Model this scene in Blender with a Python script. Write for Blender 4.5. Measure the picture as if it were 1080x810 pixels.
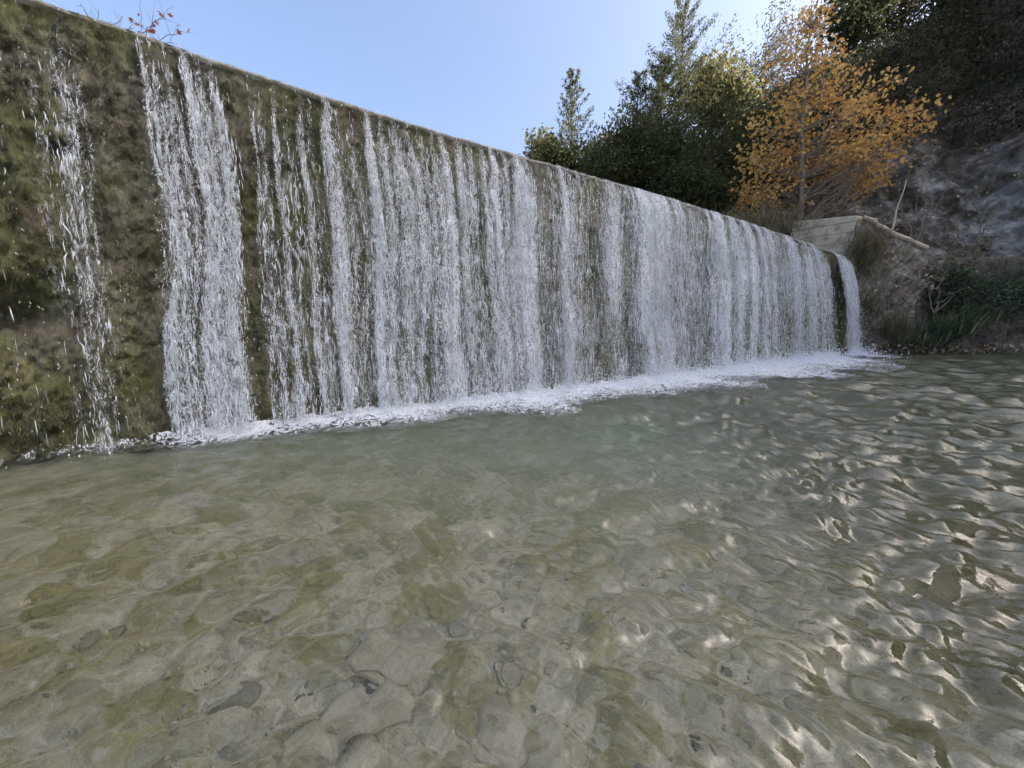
import bpy, math, random
import numpy as np
from mathutils import Vector

R = math.radians
random.seed(7)
rng = np.random.default_rng(11)
sc = bpy.context.scene
for o in list(bpy.data.objects):
    bpy.data.objects.remove(o)
COL = sc.collection

# ------------------------------------------------------------------ camera
CAM_H = 1.4
F_PX = 405.0                      # focal length in pixels of a 1080 px wide frame
PITCH = math.atan(60 / 405)
cam_d = bpy.data.cameras.new('camera')
cam_d.sensor_width = 36
cam_d.lens = F_PX / 1080 * 36
cam_d.clip_start = 0.05
cam_d.clip_end = 3000
cam = bpy.data.objects.new('camera', cam_d)
cam.location = (0, 0, CAM_H)
cam.rotation_euler = (R(90) - PITCH, 0, 0)
COL.objects.link(cam)
sc.camera = cam

# ------------------------------------------------------------------ light
SUN_AZ, SUN_EL = R(105), R(40)     # azimuth from +Y towards +X
world = bpy.data.worlds.new('World')
sc.world = world
world.use_nodes = True
wn = world.node_tree.nodes
wl = world.node_tree.links
bg = wn['Background']
sky = wn.new('ShaderNodeTexSky')
sky.sky_type = 'NISHITA'
sky.sun_disc = False
sky.sun_elevation = SUN_EL
sky.sun_rotation = SUN_AZ
sky.altitude = 300
sky.air_density = 0.9
sky.dust_density = 10
sky.ozone_density = 2.6
wl.new(sky.outputs[0], bg.inputs[0])
bg.inputs[1].default_value = 0.12
sun_d = bpy.data.lights.new('sun', 'SUN')
sun_d.energy = 5.0
sun_d.angle = R(0.5)
sun_d.color = (1.0, 0.9, 0.76)
sun = bpy.data.objects.new('sun', sun_d)
sdir = Vector((math.sin(SUN_AZ) * math.cos(SUN_EL), math.cos(SUN_AZ) * math.cos(SUN_EL), math.sin(SUN_EL)))
sun.rotation_euler = sdir.to_track_quat('Z', 'Y').to_euler()
sun.location = (40, 30, 60)
COL.objects.link(sun)
sc.view_settings.view_transform = 'Standard'
sc.view_settings.look = 'None'
sc.view_settings.exposure = 1.9
sc.view_settings.gamma = 1
cy = sc.cycles
cy.max_bounces = 10
cy.diffuse_bounces = 3
cy.glossy_bounces = 4
cy.transmission_bounces = 6
cy.transparent_max_bounces = 24
cy.sample_clamp_indirect = 4
cy.use_denoising = True

# ------------------------------------------------------------------ helpers
def ray(u, v):
    x = (u - 540) / F_PX
    y = -(v - 405) / F_PX
    c, s = math.cos(PITCH), math.sin(PITCH)
    return np.array([x, c + y * s, -s + y * c])

def at(u, v, Y):
    """a point of the place, Y metres away, seen at photo pixel u, v"""
    d = ray(u, v)
    return np.array([0, 0, CAM_H]) + d * (Y / d[1])

def _hash(ix, iy, iz, seed):
    h = (ix.astype(np.int64) * 374761393 + iy.astype(np.int64) * 668265263 + iz.astype(np.int64) * 2147483647 + seed * 974634777) & 0xFFFFFFFF
    h = ((h ^ (h >> 13)) * 1274126177) & 0xFFFFFFFF
    h = ((h ^ (h >> 16)) * 2246822519) & 0xFFFFFFFF
    return ((h ^ (h >> 15)) & 0xFFFF) / 65535.0

def vnoise(x, y, z=0.0, seed=0):
    """smooth value noise, 0..1"""
    x, y, z = np.broadcast_arrays(np.asarray(x, float), np.asarray(y, float), np.asarray(z, float))
    ix, iy, iz = np.floor(x), np.floor(y), np.floor(z)
    fx, fy, fz = x - ix, y - iy, z - iz
    fx = fx * fx * fx * (fx * (fx * 6 - 15) + 10)
    fy = fy * fy * fy * (fy * (fy * 6 - 15) + 10)
    fz = fz * fz * (3 - 2 * fz)
    out = 0
    for dx in (0, 1):
        for dy in (0, 1):
            for dz in (0, 1):
                w = (fx if dx else 1 - fx) * (fy if dy else 1 - fy) * (fz if dz else 1 - fz)
                out = out + w * _hash(ix + dx, iy + dy, iz + dz, seed)
    return out

def fbm(x, y, z=0.0, oct=4, seed=0, gain=0.5):
    """-1..1"""
    a, f, t, n = 1.0, 1.0, 0.0, 0.0
    for k in range(oct):
        t = t + a * (vnoise(np.asarray(x) * f + 17.3 * k, np.asarray(y) * f - 9.1 * k, np.asarray(z) * f + 3.7 * k, seed + k) * 2 - 1)
        n += a
        a *= gain
        f *= 2.03
    return t / n * 1.6

def sst(a, b, x):
    t = np.clip((np.asarray(x, float) - a) / (b - a), 0, 1)
    return t * t * (3 - 2 * t)

def mesh_obj(name, V, F, mat=None, parent=None, attrs=None, smooth=False, uv=None):
    V = np.asarray(V, np.float32).reshape(-1, 3)
    if parent is not None:
        V = V - np.array(parent.location, np.float32)
        p = parent.parent
        while p is not None:
            V = V - np.array(p.location, np.float32)
            p = p.parent
    Fs = F if isinstance(F, list) else [F]
    Fs = [np.asarray(f, np.int32) for f in Fs if len(f)]
    me = bpy.data.meshes.new(name)
    me.vertices.add(len(V))
    me.vertices.foreach_set('co', V.ravel())
    loops = np.concatenate([f.ravel() for f in Fs])
    sizes = np.concatenate([np.full(len(f), f.shape[1], np.int32) for f in Fs])
    starts = np.concatenate([[0], np.cumsum(sizes)[:-1]]).astype(np.int32)
    me.loops.add(len(loops))
    me.loops.foreach_set('vertex_index', loops)
    me.polygons.add(len(sizes))
    me.polygons.foreach_set('loop_start', starts)
    me.polygons.foreach_set('use_smooth', np.full(len(sizes), smooth, bool))
    me.update(calc_edges=True)
    for k, a in (attrs or {}).items():
        at_ = me.attributes.new(k, 'FLOAT', 'POINT')
        at_.data.foreach_set('value', np.asarray(a, np.float32).ravel())
    if uv is not None:
        at_ = me.attributes.new('flow_uv', 'FLOAT_VECTOR', 'POINT')
        at_.data.foreach_set('vector', np.asarray(uv, np.float32).ravel())
    if mat:
        me.materials.append(mat)
    ob = bpy.data.objects.new(name, me)
    COL.objects.link(ob)
    if parent is not None:
        ob.parent = parent
    return ob

def grid_faces(nu, nv):
    i = np.arange(nu * nv).reshape(nu, nv)
    return np.stack([i[:-1, :-1], i[1:, :-1], i[1:, 1:], i[:-1, 1:]], -1).reshape(-1, 4)

def tag(o, label=None, cat=None, group=None, kind=None):
    if label: o['label'] = label
    if cat: o['category'] = cat
    if group: o['group'] = group
    if kind: o['kind'] = kind
    return o

def thing(name, loc, label, cat, group=None):
    o = bpy.data.objects.new(name, None)
    o.empty_display_size = 0.3
    o.location = tuple(float(c) for c in loc)
    COL.objects.link(o)
    return tag(o, label, cat, group)

# tubes ------------------------------------------------------------
class Tubes:
    def __init__(self):
        self.V, self.F, self.n = [], [], 0
    def add(self, pts, rad, sides=6):
        pts = np.asarray(pts, float)
        rad = np.broadcast_to(np.asarray(rad, float), (len(pts),))
        d = np.gradient(pts, axis=0)
        d /= np.linalg.norm(d, axis=1, keepdims=True) + 1e-9
        ref = np.array([0.31, 0.95, 0.05]) if abs(d[0][2]) > 0.8 else np.array([0.05, 0.1, 1.0])
        a = np.cross(d, ref); a /= np.linalg.norm(a, axis=1, keepdims=True) + 1e-9
        b = np.cross(d, a)
        th = np.linspace(0, 2 * np.pi, sides, endpoint=False)
        ring = pts[:, None, :] + rad[:, None, None] * (np.cos(th)[None, :, None] * a[:, None, :] + np.sin(th)[None, :, None] * b[:, None, :])
        m = len(pts)
        i = self.n + np.arange(m * sides).reshape(m, sides)
        j = np.roll(i, -1, axis=1)
        self.F.append(np.stack([i[:-1], j[:-1], j[1:], i[1:]], -1).reshape(-1, 4))
        self.V.append(ring.reshape(-1, 3)); self.n += m * sides
    def build(self, name, mat, parent=None):
        return mesh_obj(name, np.concatenate(self.V), np.concatenate(self.F), mat, parent, smooth=True)

def bend(p0, p1, n=6, sag=0.0, wob=0.05, g=rng):
    p0, p1 = np.asarray(p0, float), np.asarray(p1, float)
    t = np.linspace(0, 1, n)[:, None]
    L = np.linalg.norm(p1 - p0)
    q = p0 + (p1 - p0) * t
    q[:, 2] += sag * L * np.sin(t[:, 0] * np.pi)
    q[1:-1] += g.normal(0, wob * L / 3, (n - 2, 3))
    return q

# leaves -----------------------------------------------------------
def rand_dirs(n, g=rng):
    d = g.normal(size=(n, 3))
    return d / (np.linalg.norm(d, axis=1, keepdims=True) + 1e-9)

def leaves_mesh(P, axis, length, width, kind='leaf', g=rng):
    """P centres, axis direction of every leaf; returns V, F(list), per-leaf id"""
    n = len(P)
    ax = axis / (np.linalg.norm(axis, axis=1, keepdims=True) + 1e-9)
    nb = np.cross(ax, rand_dirs(n, g)); nb /= np.linalg.norm(nb, axis=1, keepdims=True) + 1e-9
    nn = np.cross(ax, nb)
    length = np.broadcast_to(length, (n,))[:, None]
    width = np.broadcast_to(width, (n,))[:, None]
    if kind == 'lobed':
        prof = [(-.5, 0, 0), (-.30, .42, .10), (-.02, .22, .0), (.12, .52, .14), (.2, .16, .02), (.55, 0, -.05),
                (.2, -.16, .02), (.12, -.52, .14), (-.02, -.22, .0), (-.30, -.42, .10)]
    elif kind == 'blade':
        prof = [(-.5, .3, 0), (-.1, .5, .03), (.25, .33, .0), (.5, 0, -.1), (.25, -.33, .0), (-.1, -.5, .03), (-.5, -.3, 0)]
    else:
        prof = [(-.5, 0, 0), (-.05, .5, .12), (.5, 0, 0), (-.05, -.5, .12)]
    k = len(prof)
    V = np.stack([P + ax * (a * length) + nb * (b * width) + nn * (c * width) for a, b, c in prof], 1)
    F = np.arange(n * k).reshape(n, k)
    return V.reshape(-1, 3), F, k

def leaf_obj(name, P, axis, length, width, mat, parent, kind='leaf', tint=None, g=rng):
    V, F, k = leaves_mesh(P, axis, length, width, kind, g)
    t = g.random(len(P)) if tint is None else tint
    return mesh_obj(name, V, F, mat, parent, attrs={'tint': np.repeat(t, k)})

# materials ----------------------------------------------------------
class NT:
    def __init__(self, name):
        self.m = bpy.data.materials.new(name)
        self.m.use_nodes = True
        self.t = self.m.node_tree
        self.t.nodes.clear()
        self.out = self.t.nodes.new('ShaderNodeOutputMaterial')
    def n(self, typ, **kw):
        nd = self.t.nodes.new('ShaderNode' + typ)
        for k, v in kw.items():
            setattr(nd, k, v)
        return nd
    def set(self, sock, v):
        if isinstance(v, bpy.types.NodeSocket):
            self.t.links.new(v, sock)
        elif v is not None:
            if hasattr(sock.default_value, '__len__') and not hasattr(v, '__len__'):
                v = (v,) * len(sock.default_value)
            if hasattr(v, '__len__') and len(v) == 3 and len(sock.default_value) == 4:
                v = tuple(v) + (1,)
            sock.default_value = v
    def math(self, op, a, b=None, c=None, clamp=False):
        nd = self.n('Math', operation=op, use_clamp=clamp)
        for i, v in enumerate((a, b, c)):
            if v is not None: self.set(nd.inputs[i], v)
        return nd.outputs[0]
    def vmath(self, op, a, b=None):
        nd = self.n('VectorMath', operation=op)
        self.set(nd.inputs[0], a)
        if b is not None: self.set(nd.inputs[1], b)
        return nd.outputs[0]
    def noise(self, vec, scale, detail=4, rough=.55, dist=0.0):
        nd = self.n('TexNoise')
        if vec is not None: self.set(nd.inputs['Vector'], vec)
        self.set(nd.inputs['Scale'], scale); self.set(nd.inputs['Detail'], detail)
        self.set(nd.inputs['Roughness'], rough); self.set(nd.inputs['Distortion'], dist)
        return nd.outputs[0]
    def voro(self, vec, scale, feature='F1', rnd=1.0):
        nd = self.n('TexVoronoi', feature=feature)
        if vec is not None: self.set(nd.inputs['Vector'], vec)
        self.set(nd.inputs['Scale'], scale); self.set(nd.inputs['Randomness'], rnd)
        return nd
    def ramp(self, fac, stops, interp='LINEAR'):
        nd = self.n('ValToRGB')
        cr = nd.color_ramp
        cr.interpolation = interp
        while len(cr.elements) < len(stops): cr.elements.new(.5)
        for e, (p, c) in zip(cr.elements, stops):
            e.position = p
            e.color = tuple(c) + (1,) if hasattr(c, '__len__') else (c, c, c, 1)
        self.set(nd.inputs[0], fac)
        return nd.outputs[0]
    def mixc(self, fac, a, b, mode='MIX'):
        nd = self.n('Mix', data_type='RGBA', blend_type=mode)
        self.set(nd.inputs[0], fac); self.set(nd.inputs[6], a); self.set(nd.inputs[7], b)
        return nd.outputs[2]
    def maprange(self, v, a, b, c=0., d=1., smooth=True):
        nd = self.n('MapRange', interpolation_type='SMOOTHSTEP' if smooth else 'LINEAR')
        for i, x in enumerate((v, a, b, c, d)): self.set(nd.inputs[i], x)
        return nd.outputs[0]
    def attr(self, name, out='Fac'):
        return self.n('Attribute', attribute_name=name).outputs[out]
    def pos(self):
        return self.n('NewGeometry').outputs['Position']
    def sep(self, v):
        nd = self.n('SeparateXYZ'); self.set(nd.inputs[0], v); return nd.outputs
    def comb(self, x, y, z):
        nd = self.n('CombineXYZ')
        for i, v in enumerate((x, y, z)): self.set(nd.inputs[i], v)
        return nd.outputs[0]
    def bump(self, h, strength=.5, dist=.05, normal=None):
        nd = self.n('Bump')
        self.set(nd.inputs['Height'], h); self.set(nd.inputs['Strength'], strength); self.set(nd.inputs['Distance'], dist)
        if normal is not None: self.set(nd.inputs['Normal'], normal)
        return nd.outputs[0]
    def pbsdf(self, color, rough=.8, normal=None, spec=.3, **kw):
        nd = self.n('BsdfPrincipled')
        self.set(nd.inputs['Base Color'], color); self.set(nd.inputs['Roughness'], rough)
        self.set(nd.inputs['Specular IOR Level'], spec)
        if normal is not None: self.set(nd.inputs['Normal'], normal)
        for k, v in kw.items(): self.set(nd.inputs[k], v)
        return nd.outputs[0]
    def mixs(self, fac, a, b):
        nd = self.n('MixShader')
        self.set(nd.inputs[0], fac)
        self.t.links.new(a, nd.inputs[1]); self.t.links.new(b, nd.inputs[2])
        return nd.outputs[0]
    def done(self, s, disp=None):
        self.t.links.new(s, self.out.inputs[0])
        return self.m

def leaf_mat(name, cols, transl=.35, rough=.75):
    t = NT(name)
    tint = t.attr('tint')
    n = len(cols)
    c = t.ramp(tint, [(i / (n - 1), cols[i]) for i in range(n)])
    b = t.pbsdf(c, rough, spec=.12)
    tr = t.n('BsdfTranslucent')
    t.set(tr.inputs[0], t.mixc(.35, c, (.30, .32, .05), 'ADD') if False else c)
    return t.done(t.mixs(transl, b, tr.outputs[0]))

def bark_mat(name, a, b, sc_=6):
    t = NT(name)
    p = t.vmath('MULTIPLY', t.pos(), (1, 1, .25))
    f = t.noise(p, sc_, 5, .65)
    c = t.ramp(f, [(.3, a), (.7, b)])
    return t.done(t.pbsdf(c, .9, t.bump(f, .6, .03), spec=.1))

def moss_wall_mat():
    t = NT('wet_mossy_masonry')
    p = t.pos()
    drip = t.vmath('MULTIPLY', p, (1, 1, .3))
    big = t.noise(p, .9, 5, .6)
    mid = t.noise(drip, 4.0, 6, .65, .6)
    fine = t.noise(drip, 34, 6, .75, .5)
    grain = t.noise(p, 90, 3, .6)
    c1 = t.ramp(mid, [(.28, (.030, .028, .018)), (.42, (.105, .100, .066)), (.56, (.20, .19, .135)), (.74, (.36, .34, .26))])
    c2 = t.ramp(mid, [(.28, (.026, .029, .010)), (.44, (.090, .098, .034)), (.58, (.165, .168, .066)), (.75, (.28, .275, .13))])
    c3 = t.ramp(mid, [(.3, (.04, .030, .020)), (.5, (.18, .135, .085)), (.75, (.36, .27, .18))])
    c = t.mixc(t.maprange(big, .42, .6), c1, c2)
    b2 = t.noise(t.vmath('ADD', p, (31, 7, 3)), 1.1, 4, .6)
    c = t.mixc(t.maprange(b2, .58, .70), c, c3)
    c = t.mixc(.55, c, t.ramp(fine, [(.30, .35), (.5, 1.0), (.70, 1.9)]), 'MULTIPLY')
    # dark wet courses low down and at the crest lip
    h = t.math('ADD', t.math('MULTIPLY', mid, .6), t.math('ADD', t.math('MULTIPLY', fine, .32), t.math('MULTIPLY', grain, .10)))
    nrm = t.bump(h, 1.0, .16)
    return t.done(t.pbsdf(c, t.ramp(fine, [(.3, .34), (.7, .75)]), nrm, spec=.45))

def rock_hill_mat():
    t = NT('hillside_rock_and_soil')
    p = t.pos()
    xyz = t.sep(p)
    strat = t.vmath('MULTIPLY', p, (.8, .8, 1.25))
    a = t.noise(strat, .7, 9, .72, .15)
    b = t.noise(p, .16, 4, .6, .5)
    f = t.noise(strat, 7, 7, .75)
    soil = t.ramp(a, [(.3, (.030, .025, .020)), (.5, (.098, .085, .070)), (.72, (.23, .205, .175))])
    rock = t.ramp(a, [(.3, (.09, .088, .082)), (.46, (.22, .22, .212)), (.64, (.42, .435, .42))])
    # rock shows on the low cliff, soil and litter higher up
    low = t.maprange(t.math('ADD', xyz[2], t.math('MULTIPLY', b, 14)), 26, 15)
    mask = t.math('MULTIPLY', low, t.maprange(t.math('ADD', b, t.math('MULTIPLY', t.math('SUBTRACT', a, .5), .5)), .46, .66))
    c = t.mixc(mask, soil, rock)
    c = t.mixc(.5, c, t.ramp(f, [(.32, .4), (.5, 1.0), (.68, 1.7)]), 'MULTIPLY')
    hh = t.math('ADD', a, t.math('MULTIPLY', f, .35))
    return t.done(t.pbsdf(c, .9, t.bump(hh, .9, .4), spec=.2))

def bed_mat():
    t = NT('ground_sand_and_silt')
    p = t.pos()
    xyz = t.sep(p)
    w = t.noise(p, 2.6, 5, .65, .5)
    m = t.noise(p, 10, 7, .7, .4)
    f = t.noise(p, 55, 4, .7)
    sand = t.ramp(m, [(.28, (.15, .14, .09)), (.46, (.39, .368, .262)), (.60, (.54, .515, .39)), (.8, (.68, .655, .54))])
    olive = t.ramp(m, [(.3, (.11, .105, .038)), (.5, (.29, .272, .125)), (.8, (.44, .41, .23))])
    c = t.mixc(t.maprange(w, .45, .60), sand, olive)
    c = t.mixc(.55, c, t.ramp(f, [(.3, .5), (.5, 1.0), (.7, 1.5)]), 'MULTIPLY')
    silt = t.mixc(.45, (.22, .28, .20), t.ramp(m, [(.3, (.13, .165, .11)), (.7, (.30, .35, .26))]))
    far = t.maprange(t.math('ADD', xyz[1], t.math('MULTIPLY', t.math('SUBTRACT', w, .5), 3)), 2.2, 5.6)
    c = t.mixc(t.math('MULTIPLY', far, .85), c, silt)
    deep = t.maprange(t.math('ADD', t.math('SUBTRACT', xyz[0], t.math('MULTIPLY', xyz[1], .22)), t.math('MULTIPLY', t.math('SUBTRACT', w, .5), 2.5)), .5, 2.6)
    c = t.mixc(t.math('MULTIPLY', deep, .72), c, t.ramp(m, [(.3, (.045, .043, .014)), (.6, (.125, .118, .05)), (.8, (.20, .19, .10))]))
    land = t.ramp(m, [(.3, (.04, .032, .02)), (.7, (.13, .11, .07))])
    c = t.mixc(t.maprange(xyz[2], 2.5, 3.5), c, land)
    return t.done(t.pbsdf(c, .9, t.bump(t.math('ADD', m, t.math('MULTIPLY', f, .25)), .7, .05), spec=.15))

def water_mat():
    t = NT('pool_water')
    p = t.pos()
    q = t.n('VectorRotate'); q.rotation_type = 'Z_AXIS'; t.set(q.inputs['Vector'], p); q.inputs['Angle'].default_value = .62
    q = t.vmath('MULTIPLY', q.outputs[0], (.62, 1.5, 1))
    a = t.noise(q, 9, 3, .5, .5)
    b = t.noise(q, 28, 3, .55, .4)
    c4 = t.noise(q, 3.6, 2, .5, .3)
    h = t.math('ADD', t.math('MULTIPLY', a, 1.0), t.math('ADD', t.math('MULTIPLY', b, .22), t.math('MULTIPLY', c4, t.maprange(t.sep(p)[1], 2.0, 9.0, .6, 2.6))))
    nrm = t.bump(h, t.maprange(t.sep(p)[1], 1.2, 5.0, .22, .6), .03)
    g = t.n('BsdfPrincipled')
    t.set(g.inputs['Base Color'], (.97, .97, .94))
    t.set(g.inputs['Roughness'], .0)
    t.set(g.inputs['IOR'], 1.42)
    t.set(g.inputs['Specular IOR Level'], 1.0)
    t.set(g.inputs['Transmission Weight'], 1.0)
    t.set(g.inputs['Normal'], nrm)
    # silt held in the water
    d = t.n('BsdfDiffuse'); t.set(d.inputs[0], (.20, .225, .175))
    return t.done(t.mixs(.06, g.outputs[0], d.outputs[0]))

def white_water(t, normal=None):
    b = t.pbsdf((.89, .935, 1.0), .25, normal, spec=.6)
    tr = t.n('BsdfTranslucent'); t.set(tr.inputs[0], (.89, .935, 1.0))
    return t.mixs(.18, b, tr.outputs[0])

def sheet_mat(name, seed, gain=0.70):
    """falling water: lace of strands over a clear film"""
    t = NT(name)
    uv = t.attr('flow_uv', 'Vector')
    d = t.attr('flow')
    w = t.noise(t.vmath('ADD', t.vmath('MULTIPLY', uv, (.35, .22, 1)), (seed, 0, 0)), 1.0, 3, .6)
    n1 = t.noise(t.vmath('ADD', t.vmath('MULTIPLY', uv, (1, .34, 1)), (seed * 3.1, seed, 0)), 1.0, 3, .62, .9)
    n2 = t.noise(t.vmath('ADD', t.vmath('MULTIPLY', uv, (2.3, .55, 1)), (seed * 5.1, -seed, 0)), 1.0, 3, .6, .5)
    n3 = t.noise(t.vmath('ADD', t.vmath('MULTIPLY', uv, (1.6, .09, 1)), (seed * 2.3, seed * 4, 0)), 1.0, 2, .5, .3)
    r1 = t.math('SUBTRACT', 1.0, t.math('MULTIPLY', t.math('ABSOLUTE', t.math('SUBTRACT', n1, .5)), 12.0), clamp=True)
    r2 = t.math('SUBTRACT', 1.0, t.math('MULTIPLY', t.math('ABSOLUTE', t.math('SUBTRACT', n2, .5)), 9.0), clamp=True)
    r = t.math('MAXIMUM', r1, t.math('MULTIPLY', r2, .92))
    dd = t.math('MULTIPLY', d, t.math('ADD', t.math('MULTIPLY', w, .7), t.math('MULTIPLY', n3, 1.1)))
    lo = t.math('SUBTRACT', 1.0, t.math('MULTIPLY', dd, gain))
    lace = t.maprange(t.math('SUBTRACT', r, lo), 0, .25)
    film = t.math('MULTIPLY', t.maprange(dd, .2, 1.1), t.attr('film'))
    alpha = t.math('MAXIMUM', lace, film)
    nrm = t.bump(r, .8, .03)
    tb = t.n('BsdfTransparent')
    return t.done(t.mixs(alpha, tb.outputs[0], white_water(t, nrm)))

def foam_mat():
    t = NT('white_foam')
    p = t.pos()
    d = t.attr('flow')
    q = t.vmath('MULTIPLY', p, (1, 1, .3))
    n1 = t.noise(q, 5.5, 5, .65, 1.6)
    n2 = t.noise(q, 20, 4, .65, .8)
    r = t.math('ADD', t.math('MULTIPLY', t.math('SUBTRACT', 1.0, t.math('MULTIPLY', t.math('ABSOLUTE', t.math('SUBTRACT', n1, .5)), 6.5), clamp=True), .55), t.math('MULTIPLY', n2, .75))
    alpha = t.maprange(t.math('SUBTRACT', r, t.math('SUBTRACT', 1.08, d)), 0, .22)
    nrm = t.bump(t.math('ADD', n2, t.math('MULTIPLY', n1, .6)), .9, .06)
    tb = t.n('BsdfTransparent')
    return t.done(t.mixs(alpha, tb.outputs[0], white_water(t, nrm)))

def drop_mat():
    t = NT('white_water_drops')
    return t.done(white_water(t))

def stone_mat(name, a, b):
    t = NT(name)
    p = t.pos()
    m = t.noise(p, 9, 6, .7, .4)
    f = t.noise(p, 60, 3, .6)
    c = t.mixc(.4, t.ramp(m, [(.3, a), (.72, b)]), t.ramp(f, [(.25, .5), (.5, 1.), (.8, 1.5)]), 'MULTIPLY')
    return t.done(t.pbsdf(c, .85, t.bump(m, .7, .04), spec=.2))

def pebble_mat():
    t = NT('mixed_pebbles')
    c = t.ramp(t.attr('tint'), [(0, (.15, .14, .095)), (.35, (.28, .26, .18)), (.7, (.40, .375, .28)), (1, (.52, .50, .42))])
    f = t.noise(t.pos(), 40, 4, .6)
    c = t.mixc(.4, c, t.ramp(f, [(.3, .6), (.7, 1.4)]), 'MULTIPLY')
    return t.done(t.pbsdf(c, .85, spec=.2))

def concrete_mat():
    t = NT('board_marked_concrete')
    p = t.pos()
    z = t.sep(p)[2]
    f = t.noise(p, 2.2, 6, .65)
    s = t.noise(t.vmath('MULTIPLY', p, (1, 1, .2)), 5, 5, .65)
    c = t.ramp(f, [(.28, (.26, .22, .165)), (.5, (.50, .44, .35)), (.75, (.66, .59, .49))])
    c = t.mixc(t.maprange(s, .56, .72, 0, .55), c, (.09, .08, .065))
    wob = t.math('ADD', z, t.math('MULTIPLY', t.noise(p, 1.3, 3, .5), .12))
    fr = t.math('FRACT', t.math('MULTIPLY', wob, 1 / .52))
    line = t.maprange(t.math('ABSOLUTE', t.math('SUBTRACT', fr, .5)), .03, .055)
    c = t.mixc(t.math('MULTIPLY', t.math('SUBTRACT', 1.0, line), .5), c, (.08, .07, .055))
    h = t.math('ADD', t.math('MULTIPLY', line, .5), f)
    return t.done(t.pbsdf(c, .92, t.bump(h, .7, .05), spec=.15))

def rubble_mat(name='rough_rubble_masonry', k=1.0):
    t = NT(name)
    p = t.pos()
    v = t.voro(p, 2.4)
    f = t.noise(p, 3.5, 6, .7, .6)
    g = t.noise(p, 18, 4, .7)
    c = t.ramp(f, [(.28, (.06 * k, .050 * k, .038 * k)), (.48, (.20 * k, .175 * k, .14 * k)), (.72, (.40 * k, .365 * k, .31 * k))])
    joint = t.voro(t.vmath('ADD', p, (.3, .1, .2)), 2.1, 'DISTANCE_TO_EDGE')
    c = t.mixc(t.maprange(joint.outputs['Distance'],   .02, .09, .22, 0), c, (.05, .042, .033))
    c = t.mixc(.5, c, t.ramp(g, [(.25, .45), (.5, 1), (.8, 1.6)]), 'MULTIPLY')
    h = t.math('ADD', f, t.math('MULTIPLY', v.outputs['Distance'], .5))
    return t.done(t.pbsdf(c, .93, t.bump(h, .9, .15), spec=.12))

M = dict(
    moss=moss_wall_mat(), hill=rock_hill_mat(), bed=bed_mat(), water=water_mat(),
    sheet_a=sheet_mat('falling_water_front', 3.0), sheet_b=sheet_mat('falling_water_back', 17.0), foam=foam_mat(), drop=drop_mat(),
    stone=stone_mat('tan_stone', (.24, .225, .15), (.56, .52, .40)), stone_dark=stone_mat('dark_stone', (.13, .125, .085), (.34, .32, .23)),
    pebble=pebble_mat(), crest=stone_mat('crest_concrete_painted_sheen', (.10, .095, .075), (.46, .45, .41)), conc=concrete_mat(), rubble=rubble_mat(k=.6), wing=rubble_mat('pale_rubble_masonry', 1.25),  # crest: reflective sheen along the lip painted in as a paler concrete tone
    mossleaf=leaf_mat('wet_moss_strands', [(.040, .037, .023), (.085, .080, .046), (.145, .135, .082), (.22, .20, .13), (.28, .25, .175)], .2, .45),
    bark=bark_mat('grey_bark', (.10, .085, .07), (.30, .27, .23)), bark_dark=bark_mat('dark_bark', (.025, .02, .016), (.09, .075, .06)),
    twig=bark_mat('dry_twig', (.12, .095, .07), (.32, .27, .21)), pale=bark_mat('bleached_wood', (.36, .31, .25), (.55, .50, .43)),
    orange=leaf_mat('autumn_leaves', [(.26, .135, .06), (.46, .25, .09), (.60, .37, .125), (.68, .49, .20), (.48, .42, .18)], .5),
    conifer=leaf_mat('conifer_needles', [(.026, .034, .020), (.052, .064, .034), (.085, .095, .048), (.13, .13, .066)], .35),
    conifer_grey=leaf_mat('grey_green_needles', [(.055, .065, .045), (.10, .11, .07), (.16, .165, .10)], .4),
    evergreen=leaf_mat('dark_evergreen_leaves', [(.022, .030, .015), (.046, .058, .028), (.080, .094, .044)], .3),
    yellow=leaf_mat('yellowing_leaves', [(.10, .105, .05), (.18, .18, .085), (.30, .28, .14)], .45),
    airy=leaf_mat('thin_grey_leaves', [(.05, .048, .035), (.11, .105, .075), (.17, .16, .11)], .4),
    scrub=leaf_mat('hillside_scrub_leaves', [(.010, .013, .008), (.022, .028, .017), (.042, .050, .030), (.060, .050, .034), (.030, .024, .018)], .25),
    shrub=leaf_mat('bank_shrub_leaves', [(.035, .055, .036), (.075, .105, .066), (.14, .17, .11), (.22, .24, .17)], .35),
    reed=leaf_mat('reed_blades', [(.030, .055, .035), (.070, .115, .070), (.13, .18, .11), (.26, .28, .18), (.20, .18, .10)], .4),
    dry=leaf_mat('dry_grass_blades', [(.09, .075, .045), (.18, .155, .10), (.28, .25, .17), (.14, .15, .08)], .3),
    litter=leaf_mat('fallen_leaves', [(.10, .055, .03), (.22, .14, .08), (.42, .36, .27), (.50, .47, .40)], .2),
    red=leaf_mat('red_autumn_leaves', [(.30, .10, .07), (.45, .17, .09), (.50, .26, .16)], .45),
)

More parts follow.
